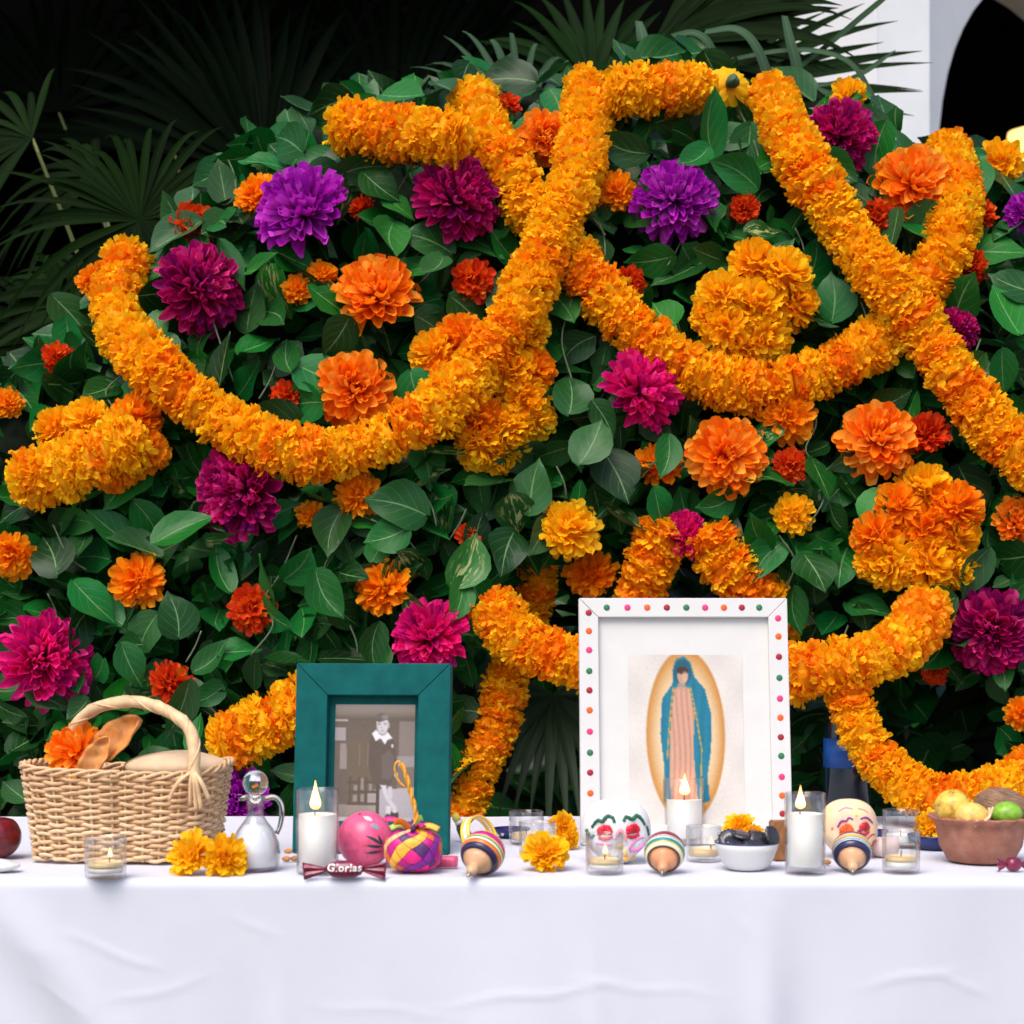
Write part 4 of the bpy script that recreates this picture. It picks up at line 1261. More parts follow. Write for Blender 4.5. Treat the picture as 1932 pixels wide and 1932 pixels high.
at = t.new('ShaderNodeAttribute', attribute_name='ink')
t.l(at.outputs['Color'], t.b.inputs['Base Color']); t.b.inputs['Roughness'].default_value = .45; t.b.inputs['Specular IOR Level'].default_value = .3
M['print'] = t.m
nr = np.random.default_rng(3)
# sepia portrait of a boy leaning on a chair
NX, NY = 116, 174
X, Y = np.meshgrid(np.linspace(0, 1150, NX), np.linspace(0, 1735, NY))
X = X + 115; Y = Y + 150
I = np.ones((NY, NX, 3)) * np.array([.53, .48, .43])
I += (np.clip((300 - Y) / 600, -.1, .2))[..., None]
def paint(mask, c, a=1.0):
    I[mask] = I[mask] * (1 - a) + np.array(c) * a
rect = lambda x0, y0, x1, y1: (X > x0) & (X < x1) & (Y > y0) & (Y < y1)
ell = lambda cx, cy, rx, ry: ((X - cx) / rx) ** 2 + ((Y - cy) / ry) ** 2 < 1
paint(rect(1040, 400, 1300, 1050), (.62, .57, .56), .6)
paint(rect(1000, 900, 1300, 1060), (.66, .62, .63), .7)
paint(rect(1020, 1060, 1300, 1360), (.52, .46, .43), .8)
paint(rect(100, 365, 300, 392), (.72, .68, .65)); paint(rect(100, 490, 270, 680), (.66, .62, .62)); paint(rect(190, 720, 292, 1085), (.62, .57, .55), .9); paint(rect(110, 690, 300, 720), (.42, .37, .33))
paint(rect(110, 720, 185, 1400), (.46, .40, .36), .7)
paint((Y > 1350 + .05 * (1300 - X)) & (X > 600), (.72, .69, .71)); paint((Y > 1600) & (X <= 620), (.62, .57, .54), .8); paint(Y > 1780, (.77, .75, .77))
paint(seg_poly(X, Y, [(280, 690), (560, 650), (680, 700), (760, 1300), (700, 1400), (330, 1380), (300, 1100)]), (.44, .385, .32), .85)
for sx in (470, 590):
    paint(rect(sx, 720, sx + 14, 1050), (.60, .55, .49), .6)
paint(rect(310, 1255, 760, 1300), (.38, .32, .27)); paint(rect(330, 1400, 760, 1440), (.38, .32, .27)); paint(rect(300, 1570, 740, 1610), (.40, .34, .29))
for sx in (330, 460, 560, 720):
    paint(rect(sx, 1200, sx + 32, 1600), (.38, .32, .27))
paint(rect(715, 1280, 775, 1760), (.36, .30, .26)); paint(rect(300, 1610, 715, 1750), (.62, .57, .53), .8)
for (x0, y0, x1, y1) in [(400, 1320, 450, 1395), (500, 1220, 540, 1390), (615, 1300, 660, 1395), (390, 1460, 455, 1560), (495, 1450, 555, 1560), (595, 1450, 715, 1555)]:
    paint(rect(x0, y0, x1, y1), (.64, .59, .56), .8)
paint(seg_poly(X, Y, [(770, 1290), (862, 1290), (890, 1480), (1032, 1645), (985, 1685), (860, 1510)]), (.83, .81, .83))
paint(seg_poly(X, Y, [(885, 1340), (948, 1340), (962, 1480), (930, 1560), (890, 1500)]), (.80, .78, .80)); paint(rect(868, 1620, 940, 1745), (.86, .84, .86))
paint(ell(990, 1755, 62, 80), (.30, .26, .25)); paint(ell(895, 1795, 50, 62), (.34, .30, .28)); paint(ell(995, 1690, 40, 26), (.85, .83, .86))
paint(seg_poly(X, Y, [(640, 590), (700, 660), (830, 740), (945, 640), (985, 730), (1022, 980), (1020, 1150), (960, 1240), (920, 1320), (720, 1310), (660, 1240), (600, 1010), (610, 760)]), (.39, .34, .30))
paint(seg_poly(X, Y, [(790, 900), (900, 800), (960, 900), (1000, 1150), (900, 1240), (800, 1220)]), (.45, .40, .38), .8)
paint(ell(1004, 1165, 22, 42), (.86, .84, .86)); paint(ell(944, 752, 18, 26), (.84, .82, .82))
paint(seg_poly(X, Y, [(648, 575), (705, 520), (790, 600), (870, 545), (942, 640), (872, 665), (838, 730), (772, 640), (706, 684)]), (.93, .92, .94))
paint(ell(800, 545, 62, 60), (.70, .67, .68)); paint(ell(797, 440, 88, 128), (.84, .82, .83)); paint(ell(886, 455, 18, 40), (.72, .69, .69))
paint(ell(795, 345, 98, 74) & (Y < 395 - .35 * (X - 800)), (.46, .42, .40)); paint(ell(835, 330, 45, 40), (.62, .58, .57), .7); paint(ell(745, 375, 38, 22), (.40, .36, .34))
for ex in (750, 832):
    paint(ell(ex, 440, 17, 8), (.42, .38, .38)); paint(ell(ex, 418, 24, 6), (.55, .51, .5))
paint(ell(785, 485, 12, 22), (.72, .69, .70)); paint(ell(792, 530, 26, 7), (.50, .45, .46)); paint(ell(725, 480, 20, 70), (.70, .66, .67), .6)
I = smooth(I, 1) + nr.normal(0, .012, (NY, NX, 1))
BOY = I.copy()
# plain stand-in devotional print: robed form in a golden oval
NX, NY = 128, 195
X, Y = np.meshgrid(np.linspace(0, 218, NX), np.linspace(0, 332, NY))
I = np.ones((NY, NX, 3)) * np.array([.90, .87, .84])
I += (np.sin(X * .06 + 1) * np.cos(Y * .045))[..., None] * .025
ell = lambda cx, cy, rx, ry: ((X - cx) / rx) ** 2 + ((Y - cy) / ry) ** 2 < 1
rr = np.sqrt(((X - 108) / 76) ** 2 + ((Y - 154) / 166) ** 2)
gk = np.clip((1.0 - rr) / .03, 0, 1)[..., None]
band = np.clip((rr - .62) / .38, 0, 1)[..., None] ** 1.5
I = I * (1 - gk) + gk * (np.array([.93, .82, .68]) * (1 - band) + np.array([.78, .50, .18]) * band)
clk = seg_poly(X, Y, [(92, 8), (106, 3), (119, 14), (126, 42), (146, 66), (157, 112), (156, 180), (148, 232), (152, 278), (128, 284), (90, 284), (64, 280), (66, 210), (60, 150), (64, 84), (84, 56), (86, 24)])
paint(clk, (.10, .46, .57))
fold = np.sin(X * .33 + Y * .02) * .5 + .5
I[clk] = I[clk] * (1 - .30 * fold[clk][:, None]) + np.array([.16, .60, .70]) * (.30 * fold[clk][:, None])
rob = seg_poly(X, Y, [(88, 62), (116, 62), (126, 112), (122, 180), (130, 284), (78, 284), (76, 205), (80, 124)])
paint(rob, (.86, .66, .56))
fold = np.clip(np.sin(X * .62 + np.sin(Y * .025) * 2.0), 0, 1) ** 2
I[rob] = I[rob] * (1 - .5 * fold[rob][:, None]) + np.array([.62, .38, .33]) * (.5 * fold[rob][:, None])
paint(ell(104, 34, 17, 25) & ~ell(104, 40, 11, 17), (.16, .34, .40), .8)
paint(ell(104, 41, 10, 15), (.80, .63, .53)); paint(ell(104, 30, 11, 7), (.30, .20, .16)); paint(ell(108, 42, 5, 11), (.88, .73, .63), .6)
paint(ell(102, 61, 8, 10), (.80, .62, .53), .8)
for (x0, y0, x1, y1) in [(118, 60, 128, 112), (128, 112, 138, 180), (138, 180, 134, 280), (86, 60, 78, 124), (78, 124, 72, 200)]:
    tt = np.clip((Y - y0) / (y1 - y0), 0, 1)
    paint((np.abs(X - (x0 + (x1 - x0) * tt)) < 1.3) & (Y >= y0) & (Y <= y1), (.82, .64, .28))
I = smooth(I, 1) + nr.normal(0, .014, (NY, NX, 1))
ICON = I.copy()

# ------------------------------------------------------------------ picture frames
def frame(name, u0, u1, vt, vb, bar, depth, mat, label, lean, yaw, inset, prt, pr_rect, matboard=None):
    """pr_rect: left, right, top, bottom of the print in picture px"""
    p = on_table((u0 + u1) / 2, vb)
    k = px(p.y)
    W, Hh = (u1 - u0) * k, (vb - vt) * k / cos(radians(lean))
    f = empty(name, p + Vector((0, 0, .0005)), Matrix.Rotation(radians(yaw), 4, 'Z') @ Matrix.Rotation(radians(-lean), 4, 'X'))
    tag(f, label, 'picture frame')
    B = bar * k
    def bar_mesh(o0, o1, i0, i1):
        # outer edge o0-o1, inner edge i0-i1, front at y=0
        e = .0018
        vs = []
        for (ptx, side) in ((o0, 0), (o1, 0), (i1, 1), (i0, 1)):
            vs.append((ptx[0], 0, ptx[1]))
        for ptx in (o0, o1, i1, i0):
            vs.append((ptx[0], depth, ptx[1]))
        return vs, [(0, 1, 2, 3), (7, 6, 5, 4), (0, 4, 5, 1), (1, 5, 6, 2), (2, 6, 7, 3), (3, 7, 4, 0)], None
    w2, g = W / 2, .0003
    C = [(-w2, 0), (w2, 0), (w2, Hh), (-w2, Hh)]
    N_ = [(-w2 + B, B), (w2 - B, B), (w2 - B, Hh - B), (-w2 + B, Hh - B)]
    for i in range(4):
        j = (i + 1) % 4
        cen = Vector(((C[i][0] + C[j][0] + N_[i][0] + N_[j][0]) / 4, (C[i][1] + C[j][1] + N_[i][1] + N_[j][1]) / 4))
        ln2 = (Vector(C[j]) - Vector(C[i])).normalized()
        sh = lambda q, s: (q[0] + ln2.x * s, q[1] + ln2.y * s)
        me = MB().add(*bar_mesh(sh(C[i], g), sh(C[j], -g), sh(N_[i], g), sh(N_[j], -g))).mesh('rail', mat, False)
        r = obj('rail', me, f)
        bv = r.modifiers.new('bevel', 'BEVEL'); bv.width = .0014; bv.segments = 2
    bm_ = matboard if matboard else mat
    obj('backing_board', MB().add(*box(-w2 + B - .003, w2 - B + .003, inset, inset + .004, B - .003, Hh - B + .003)).mesh('backing_board', bm_, False), f)
    cx = ((pr_rect[0] + pr_rect[1]) / 2 - (u0 + u1) / 2) * k
    pw, ph = (pr_rect[1] - pr_rect[0]) * k, (pr_rect[3] - pr_rect[2]) * k
    obj('print', print_mesh('print', pw, ph, prt), f, Matrix.Translation((cx, inset - .0008, (vb - pr_rect[3]) * k)))
    L = Hh * .72
    obj('easel_leg', MB().add(*box(-.03, .03, 0, .004, -L, 0)).mesh('easel_leg', mat, False), f, Matrix.Translation((0, depth + .002, L * .985)) @ Matrix.Rotation(radians(14 + lean), 4, 'X'))
    return f, k, Hh
t = NT('worn teal paint')
n = t.noise(26.0, 5.0); n3 = t.noise(300.0, 2.0)
c = t.ramp(n, [(0.35, (0.0008, 0.070, 0.070)), (0.65, (0.0015, 0.098, 0.095))])
chip = t.math('GREATER_THAN', t.noise(34.0, 6.0, rough=.75), .735)
c = t.mix(chip, c, (.42, .24, .16))
t.l(c, t.b.inputs['Base Color']); t.b.inputs['Roughness'].default_value = .6; t.b.inputs['Specular IOR Level'].default_value = .12; t.bump(n3, .25, .001)
M['teal'] = t.m
frame('picture_frame', 549, 846, 1253, 1611, 61, .034, M['teal'], 'teal wooden frame holding an old sepia portrait of a boy', 7, -5, .024, BOY, (622, 776, 1327, 1556))
t = NT('white painted frame')
n = t.noise(14.0, 3.0)
t.l(t.ramp(n, [(.3, (.58, .57, .56)), (.7, (.615, .605, .595))]), t.b.inputs['Base Color']); t.b.inputs['Roughness'].default_value = .45
M['white_paint'] = t.m
M['matboard'] = plain('cream mat board', (.61, .60, .58), .8, .03, 20)
wf, k, Hh = frame('picture_frame', 1096, 1497, 1128, 1594, 37, .022, M['white_paint'], 'white frame with coloured dots around a devotional print', 8, 1.5, .012, ICON, (1190, 1409, 1232, 1566), M['matboard'])
DC = {'g': (.02, .15, .06), 'p': (.75, .03, .16), 'o': (.85, .10, .008), 'r': (.32, .008, .02)}
DM = {q: plain('dot paint ' + w, DC[q], .5, .08) for q, w in zip('gpor', ('green', 'pink', 'orange', 'dark red'))}
dome = lathe([(.0058, -.0004), (.0058, .0003), (.0052, .0009), (.003, .0013), (0, .0015)], 18)
DOT = {q: MB().add(*dome, M=Matrix.Rotation(radians(90), 4, 'X')).mesh('painted_dot', DM[q]) for q in DC}
dots = [(230, y_, c_) for y_, c_ in zip((219, 347, 482, 630, 767, 908, 1060, 1210, 1352, 1500, 1650, 1790), 'ropgropgropg')]
dots += [(x_, y_, c_) for x_, y_, c_ in zip((1597, 1606, 1611, 1614, 1616, 1619, 1623, 1629, 1630, 1632, 1636, 1640), (258, 386, 530, 680, 827, 963, 1102, 1236, 1386, 1520, 1650, 1790), 'porgporgporg')]
dots += [(x_, 137, c_) for x_, c_ in zip((372, 520, 662, 803, 943, 1078, 1213, 1342, 1467), 'gporgporg')]
for zx, zy, c_ in dots:
    u, v = zx * .2604 + 1056.5, zy * .2604 + 1106.9
    x = (u - 1296.5) * k
    kl = 1 + .03 * (1594 - v) / 466                      # the leaning top is a little further off
    B = 37 * k
    if c_ and zx < 300: x = -200.5 * k + B * .5
    elif zx > 1500: x = 200.5 * k - B * .5
    else: x *= kl
    z = (1594 - v) * k * kl * 1.0
    z = min(z, Hh - B * .5)
    obj('painted_dot', DOT[c_], wf, Matrix.Translation((x, -.0002, z)))

# ------------------------------------------------------------------ sugar skulls
def skull(u, vb, wpx, hpx, yaw, mat, label, ice):
    p = on_table(u, vb); k = px(p.y)
    W, Hh = wpx * k / 2, hpx * k
    root = empty('sugar_skull', p, Matrix.Rotation(radians(yaw), 4, 'Z'))
    tag(root, label, 'sugar skull', 'sugar skulls on the table')
    vs, fs, uv = blob(1, 1, 1, 56, 40)
    out = []
    for x, y, z in vs:
        d = Vector((x, y, z))
        wj = 1.0 if z > -.1 else 1.0 - .34 * min(1, (-.1 - z) / .55) ** .8
        xx = math.copysign(abs(x) ** .82, x) * W * wj * (1.0 + .05 * (1 - abs(z)))
        yy = y * W * (1.0 if y > 0 else .88) * (1.0 if z > -.1 else 1 - .12 * min(1, (-z - .1) / .5))
        zz = (math.copysign(abs(z) ** .72, z)) * Hh * .52
        if y < 0:
            X_, Z_ = x * wj, z
            for ex in (-.40, .40):
                g = math.exp(-(((X_ - ex) / .21) ** 2 + ((Z_ - .03) / .22) ** 2) * 1.2)
                yy += g * W * .10
            yy += math.exp(-((X_ / .12) ** 2 + ((Z_ + .27) / .15) ** 2)) * W * .14
            for ex in (-.62, .62):
                yy -= math.exp(-(((X_ - ex) / .22) ** 2 + ((Z_ + .30) / .16) ** 2)) * W * .08
            yy -= math.exp(-((X_ / .5) ** 2 + ((Z_ + .66) / .22) ** 2)) * W * .14
            if -.82 < Z_ < -.55: yy += .02 * W * (abs(math.fmod(X_ * 9 + 20.5, 1) - .5) < .1)
        zz = max(zz, -Hh * .47)
        out.append((xx, yy, zz + Hh * .47))
    obj('skull', MB().add(out, fs, uv).mesh('skull', mat), root)
    tree = BVHTree.FromPolygons([Vector(q) for q in out], fs)
    for pts, r, mt in ice:
        path = []
        src = catmull([(a, b, 0) for a, b in pts], .03) if len(pts) > 1 else [Vector((pts[0][0], pts[0][1], 0))]
        for q in src:
            hit, nr_, _, _ = tree.ray_cast(Vector((q.x * W, -1.0, (q.y * .5 + .5) * Hh)), Vector((0, 1, 0)))
            if hit: path.append(hit + Vector((0, -.0004, 0)))
        if not path: continue
        rr_ = r * W
        if len(path) == 1:
            obj('icing', MB().add(*blob(rr_, rr_ * .55, rr_, 12, 8), M=Matrix.Translation(path[0])).mesh('icing', mt), root)
        else:
            n_ = len(path)
            rad = [rr_ * (.65 + .35 * sin(pi * (i + .5) / n_) + .12 * sin(i * 1.7)) for i in range(n_)]
            obj('icing', MB().add(*tube(path, rad, 8)).mesh('icing', mt), root)
    return root
IC = {n_: plain('icing ' + n_, c_, .4, .12, 80, .4) for n_, c_ in [('green', (.012, .11, .07)), ('red', (.58, .008, .03)), ('rose', (.80, .30, .34)), ('magenta', (.75, .18, .48)), ('yellow', (.85, .60, .12)), ('amber', (.80, .42, .10)), ('blue', (.25, .50, .75)), ('orange', (.80, .22, .02)), ('purple', (.25, .04, .22)), ('crimson', (.50, .02, .04)), ('orange red', (.75, .10, .02))]}
M['sugar'] = plain('white sugar', (.68, .67, .66), .75, .05, 250, .3, bump=.25)
t = NT('cream sugar')
n = t.noise(38.0, 4.0); n2 = t.noise(400.0, 2.0)
t.l(t.ramp(n, [(.30, (.72, .42, .32)), (.48, (.72, .54, .36)), (.70, (.74, .58, .28))]), t.b.inputs['Base Color']); t.b.inputs['Roughness'].default_value = .8; t.bump(n2, .4, .002)
M['sugar_cream'] = t.m
eye = lambda cx, cy, s, mt: [([(cx - s, cy - s * .7), (cx - s * .5, cy + s * .5), (cx, cy - s * .3), (cx + s * .4, cy + s * .7), (cx + s, cy - s * .5)], .075, mt), ([(cx, cy + s), (cx + .02, cy)], .09, mt), ([(cx - s * .6, cy)], .13, mt), ([(cx + s * .6, cy)], .12, mt), ([(cx - s, cy - s * 1.1), (cx, cy - s * 1.35), (cx + s * 1.1, cy - s * .9)], .055, mt)]
ice1 = [([(-.78, .16), (-.62, .38), (-.48, .36), (-.34, .52), (-.18, .47), (-.13, .32)], .062, IC['green']), ([(.14, .36), (.22, .50), (.40, .42), (.54, .52), (.68, .42), (.80, .22)], .062, IC['green'])]
ice1 += eye(-.40, .06, .19, IC['red']) + eye(.42, .10, .18, IC['red'])
ice1 += [([(-.12, -.20), (.02, .08), (.06, .08), (.22, -.24)], .055, IC['rose']), ([(-.68, -.34), (-.4, -.35), (-.2, -.37)], .035, IC['magenta']), ([(.36, -.62), (.34, -.44), (.58, -.20), (.78, -.16)], .035, IC['magenta']), ([(.40, -.58), (.62, -.52), (.78, -.34)], .06, IC['magenta']),
         ([(.06, -.38)], .09, IC['yellow']), ([(.14, -.56), (.22, -.70)], .085, IC['yellow']), ([(.22, -.80)], .10, IC['amber']), ([(.44, -.80)], .09, IC['amber']), ([(.62, -.76)], .07, IC['blue']), ([(-.92, .08), (-.88, -.06), (-.80, -.20)], .07, IC['green']), ([(-.80, -.18), (-.70, -.04)], .05, IC['green']), ([(.86, .18), (.90, .02), (.93, -.12)], .05, IC['green']), ([(-.3, -.72)], .09, IC['amber']), ([(-.08, -.78)], .09, IC['blue'])]
skull(1162, 1626, 126, 120, 3, M['sugar'], 'white sugar skull with green brows and red icing eyes', ice1)
ice2 = [([(-.60, .10), (-.48, .30), (-.32, .32), (-.22, .42), (-.06, .36)], .04, IC['purple']), ([(.20, .38), (.36, .42), (.52, .38), (.70, .22)], .04, IC['purple'])]
ice2 += eye(-.30, .02, .21, IC['orange red']) + eye(.36, .10, .18, IC['crimson'])
ice2 += [([(-.55, .62), (-.30, .74), (-.05, .70)], .03, IC['rose']), ([(.15, .72), (.38, .66), (.55, .55)], .03, IC['rose']), ([(.05, .50)], .06, IC['yellow']), ([(-.42, -.02), (-.30, .18), (-.12, .16)], .05, IC['amber']), ([(.0, -.26), (.10, -.02), (.16, -.02), (.30, -.26)], .03, IC['purple']), ([(.50, -.30), (.66, -.16), (.80, -.18)], .03, IC['crimson']), ([(.52, -.55), (.68, -.60), (.76, -.36)], .05, IC['crimson']), ([(-.66, -.40), (-.52, -.36), (-.44, -.5), (-.6, -.56), (-.66, -.42)], .035, IC['orange red']), ([(-.62, -.78)], .09, IC['yellow']), ([(.28, .06), (.5, -.06), (.56, .08)], .03, IC['orange red']), ([(-.78, .05)], .05, IC['orange'])]
skull(1601, 1618, 104, 112, 6, M['sugar_cream'], 'cream sugar skull with orange icing eyes between two glasses', ice2)

# ------------------------------------------------------------------ spinning tops
BC = {n_: plain('lacquer ' + n_, c_, .22, .06, 30, .5) for n_, c_ in [('navy', (.025, .02, .07)), ('red', (.45, .04, .04)), ('maroon', (.22, .01, .035)), ('yellow', (.80, .48, .04)), ('cream', (.78, .72, .52)), ('green', (.05, .30, .14)), ('teal', (.02, .22, .30)), ('magenta', (.50, .01, .22)), ('orange', (.72, .17, .02)), ('white', (.78, .78, .75)), ('brown', (.10, .06, .03)), ('blue', (.04, .10, .35))]}
t = NT('turned wood')
n = t.noise(18.0, 4.0, dist=1.2)
t.l(t.ramp(n, [(.3, (.52, .27, .13)), (.7, (.68, .40, .22))]), t.b.inputs['Base Color']); t.b.inputs['Roughness'].default_value = .3
M['turned'] = t.m
M['steel'] = plain('steel tip', (.32, .31, .30), .35, .2, 60, .5, metal=.9)
def top(u, v, wpx, axis, bands, label, woodm):
    """u, v: picture place of the body's middle; axis points to the tip"""
    y = yb(v + wpx * .53); k = px(y)
    R = wpx / 2 * k
    c = Vector(((u - 966) * k, y, TZ + R + .0004))
    ax = Vector((axis[0], axis[1], 0)).normalized()
    el = math.asin((R - .004) / (R * 1.78))
    ax = Vector((ax.x * cos(el), ax.y * cos(el), -sin(el)))
    root = empty('spinning_top', c, zframe(-ax))
    tag(root, label, 'spinning top', 'wooden spinning tops')
    # z=0 body middle, tip towards -z
    prof = [(.10, -1.56), (.17, -1.50), (.25, -1.34), (.27, -1.16), (.22, -1.10), (.25, -1.06), (.40, -.97), (.58, -.80), (.70, -.62)]
    m = MB().add(*lathe([(r * R, z * R) for r, z in prof], 36))
    pr = lambda z: math.sqrt(max(0.0, 1 - z * z))
    obj('body', m.mesh('body', woodm), root)
    z = -.62
    for name_, dz in bands:
        z2 = min(.985, z + dz)
        seg = [((pr(z + (z2 - z) * q / 3) if z + (z2 - z) * q / 3 > -.62 else .70) * R + .0001, (z + (z2 - z) * q / 3) * R) for q in range(4)]
        if z <= -.619: seg[0] = (.72 * R, z * R)
        vs, fs, uv = lathe(seg, 36)
        obj('painted_band', MB().add(vs, fs[:-2] if False else fs, uv).mesh('painted_band', BC[name_]), root)
        z = z2
    obj('crown', MB().add(*lathe([(pr(z) * R + .0001, z * R), (.12 * R, 1.02 * R), (0, 1.03 * R)], 24)).mesh('crown', BC['maroon']), root)
    obj('tip', MB().add(*lathe([(0, -1.80 * R), (.05 * R, -1.77 * R), (.09 * R, -1.60 * R), (.09 * R, -1.5 * R)], 16)).mesh('tip', M['steel']), root)
    return root
top(911, 1607, 84, (-.42, -.9), [('navy', .22), ('orange', .16), ('brown', .03), ('cream', .10), ('green', .10), ('yellow', .08), ('magenta', .34), ('brown', .04), ('yellow', .2), ('white', .15), ('orange', .2)], 'striped wooden top beside the woven ball, pink and orange bands', M['turned'])
M['turned_red'] = plain('reddish turned wood', (.62, .26, .13), .3, .25, 24)
top(1254, 1605, 78, (-.16, -.98), [('brown', .04), ('cream', .16), ('yellow', .06), ('green', .08), ('teal', .12), ('white', .08), ('navy', .05), ('cream', .06), ('maroon', .4), ('brown', .1), ('red', .3)], 'reddish wooden top with teal and cream bands in the middle', M['turned_red'])
top(1607, 1604, 75, (-.14, -.98), [('navy', .30), ('white', .04), ('teal', .08), ('white', .05), ('blue', .04), ('orange', .06), ('yellow', .12), ('green', .05), ('white', .06), ('maroon', .4), ('navy', .2)], 'wooden top with navy and yellow bands before the cream skull', M['turned'])
# yellow banded hoop round the first top
hc = on_table(890, 1628)
hk = px(hc.y)
hoop = empty('wooden_hoop', hc + Vector((.012, .048, 42 * hk)), zframe((.75, -.55, .38)))
tag(hoop, 'yellow and white banded hoop leaning behind the leftmost striped top', 'hoop')
for i, (q, z0, z1) in enumerate([('yellow', -.008, -.001), ('white', -.001, .003), ('yellow', .003, .010)]):
    r0 = 44 * hk
    prof = [(r0 * (1 - .02 * i), z0), (r0 * (1 - .02 * (i + 1)), z1 - .0002), (r0 * (1 - .02 * (i + 1)) - .002, z1 - .0002), (r0 * (1 - .02 * i) - .002, z0)]
    vs, fs, uv = lathe(prof + [prof[0]], 40)
    obj('painted_band', MB().add(vs, fs[:-2], uv).mesh('painted_band', BC[q]), hoop)

# ------------------------------------------------------------------ maraca
y = yb(1640); k = px(y)
R = 53 * k
mr = empty('maraca', Vector(((686 - 966) * k, y + .03, TZ + R)))
tag(mr, 'pink painted maraca with dark leaf strokes lying behind the sweets', 'maraca')
M['pink'] = plain('pink lacquer', (.72, .10, .22), .3, .2, 70, .45, bump=.06)
M['pale_pink'] = plain('pale pink paint', (.82, .55, .60), .35)
M['ink_green'] = plain('dark green paint', (.015, .06, .07), .4)
vs, fs, uv = blob(R, R, R, 40, 26)
obj('gourd', MB().add(vs, fs, uv).mesh('gourd', M['pink']), mr)
mt_ = BVHTree.FromPolygons([Vector(q) for q in vs], fs)
def on_ball(tree, pts, w, name, mt, par, sc):
    path = []
    for q in catmull([(a, b, 0) for a, b in pts], .04):
        h_, n_, _, _ = tree.ray_cast(Vector((q.x * sc, -1, q.y * sc)), Vector((0, 1, 0)))
        if h_: path.append((h_ + n_ * .0004, n_))
    vs, fs = [], []
    L = len(path)
    for i, (p_, n_) in enumerate(path):
        tg = (path[min(i + 1, L - 1)][0] - path[max(0, i - 1)][0]).normalized()
        sd_ = tg.cross(n_).normalized() * (w * sc * max(.05, sin(pi * (i + .3) / L)))
        vs += [p_ - sd_, p_ + n_ * .0003, p_ + sd_]
        if i: fs += [(3 * i - 3, 3 * i - 2, 3 * i + 1, 3 * i), (3 * i - 2, 3 * i - 1, 3 * i + 2, 3 * i + 1)]
    if L > 1: obj(name, MB().add(vs, fs).mesh(name, mt), par)
for pts in [[(.08, .24), (.40, .08), (.66, -.12)], [(.10, -.12), (.40, -.16), (.66, -.18)], [(.10, -.40), (.36, -.38), (.62, -.36)], [(.52, .24), (.60, .06), (.70, -.12)]]:
    on_ball(mt_, pts, .055, 'painted_stroke', M['ink_green'], mr, R)
on_ball(mt_, [(-.02, .86), (.14, .80), (.30, .72)], .10, 'painted_stroke', M['pale_pink'], mr, R)
on_ball(mt_, [(.24, .60), (.42, .52), (.58, .40)], .10, 'painted_stroke', plain('grey blue paint', (.22, .28, .33), .4), mr, R)
on_ball(mt_, [(-.22, .93), (-.16, .925), (-.10, .93)], .04, 'painted_stroke', M['wick'], mr, R)
hp = catmull([(R * .8, 0, -R * .30), (R * 1.6, -.005, -R * .52), ((800 - 686) * k, -.012, -R + .0115), ((868 - 686) * k, -.022, -R + .0115)], .006)
obj('handle', MB().add(*tube(hp, [.0105 + .001 * sin(i * .3) for i in range(len(hp))], 14)).mesh('handle', M['pink']), mr)

# ------------------------------------------------------------------ woven palm ball
y = yb(1650); k = px(y)
wb = empty('woven_ball', Vector(((778 - 966) * k, y + .03, TZ)))
tag(wb, 'woven ball of magenta, orange and purple palm strips with a tall cord', 'woven toy')
WC = [plain('dyed palm ' + n_, c_, .5, .2, 90) for n_, c_ in [('magenta', (.48, .008, .19)), ('pink', (.75, .015, .20)), ('orange', (.66, .14, .01)), ('yellow', (.80, .40, .04)), ('purple', (.09, .025, .14)), ('violet', (.22, .015, .26)), ('lime', (.35, .48, .08)), ('indigo', (.04, .025, .12)), ('peach', (.80, .42, .18))]]
RX, RZ = 54 * k, 40 * k
cz = RZ + .002
obj('inner_ball', MB().add(*blob(RX * .95, RX * .8, RZ * .95, 24, 16), M=Matrix.Translation((0, 0, cz))).mesh('inner_ball', WC[4]), wb)
def wpt(a, b):
    th = a * 2 * pi
    e = radians(-86 + 166 * b)
    se = .75
    sg = lambda q: math.copysign(abs(q) ** se, q)
    return Vector((RX * sg(cos(e)) * sg(cos(th)), RX * .85 * sg(cos(e)) * sg(sin(th)), cz + RZ * sg(sin(e))))
NA, NB = 12, 5
for i in range(NA * 2):
    for j in range(NB * 2):
        if (i + j) % 2: continue
        ca, cb = i / (NA * 2), (j + .5) / (NB * 2)
        ha, hb = 1 / (NA * 2), 1 / (NB * 2)
        q = lambda s, t_: wpt(ca + (s - t_) * ha * .96, min(1, max(0, cb + (s + t_) * hb * .96)))
        vs, fs = [], []
        for jj in range(4):
            for ii in range(4):
                s_, t_ = (ii / 3 - .5), (jj / 3 - .5)
                p_ = q(s_, t_)
                n_ = (p_ - Vector((0, 0, cz))).normalized()
                vs.append(p_ + n_ * (.0016 * (1 - (2 * s_) ** 4 * .9) * (1 - (2 * t_) ** 4 * .9) + .0002))
        for jj in range(3):
            for ii in range(3):
                a0 = jj * 4 + ii
                fs.append((a0, a0 + 1, a0 + 5, a0 + 4))
        strip = ((i + j) // 2) % 5
        col_ = [0, 1, 4, 0, 2][strip] if ((i - j) // 2) % 2 else [1, 3, 0, 5, 8][((i - j) // 2) % 5]
        obj('woven_tile', MB().add(vs, fs).mesh('woven_tile', WC[col_]), wb)
rw = random.Random(4)
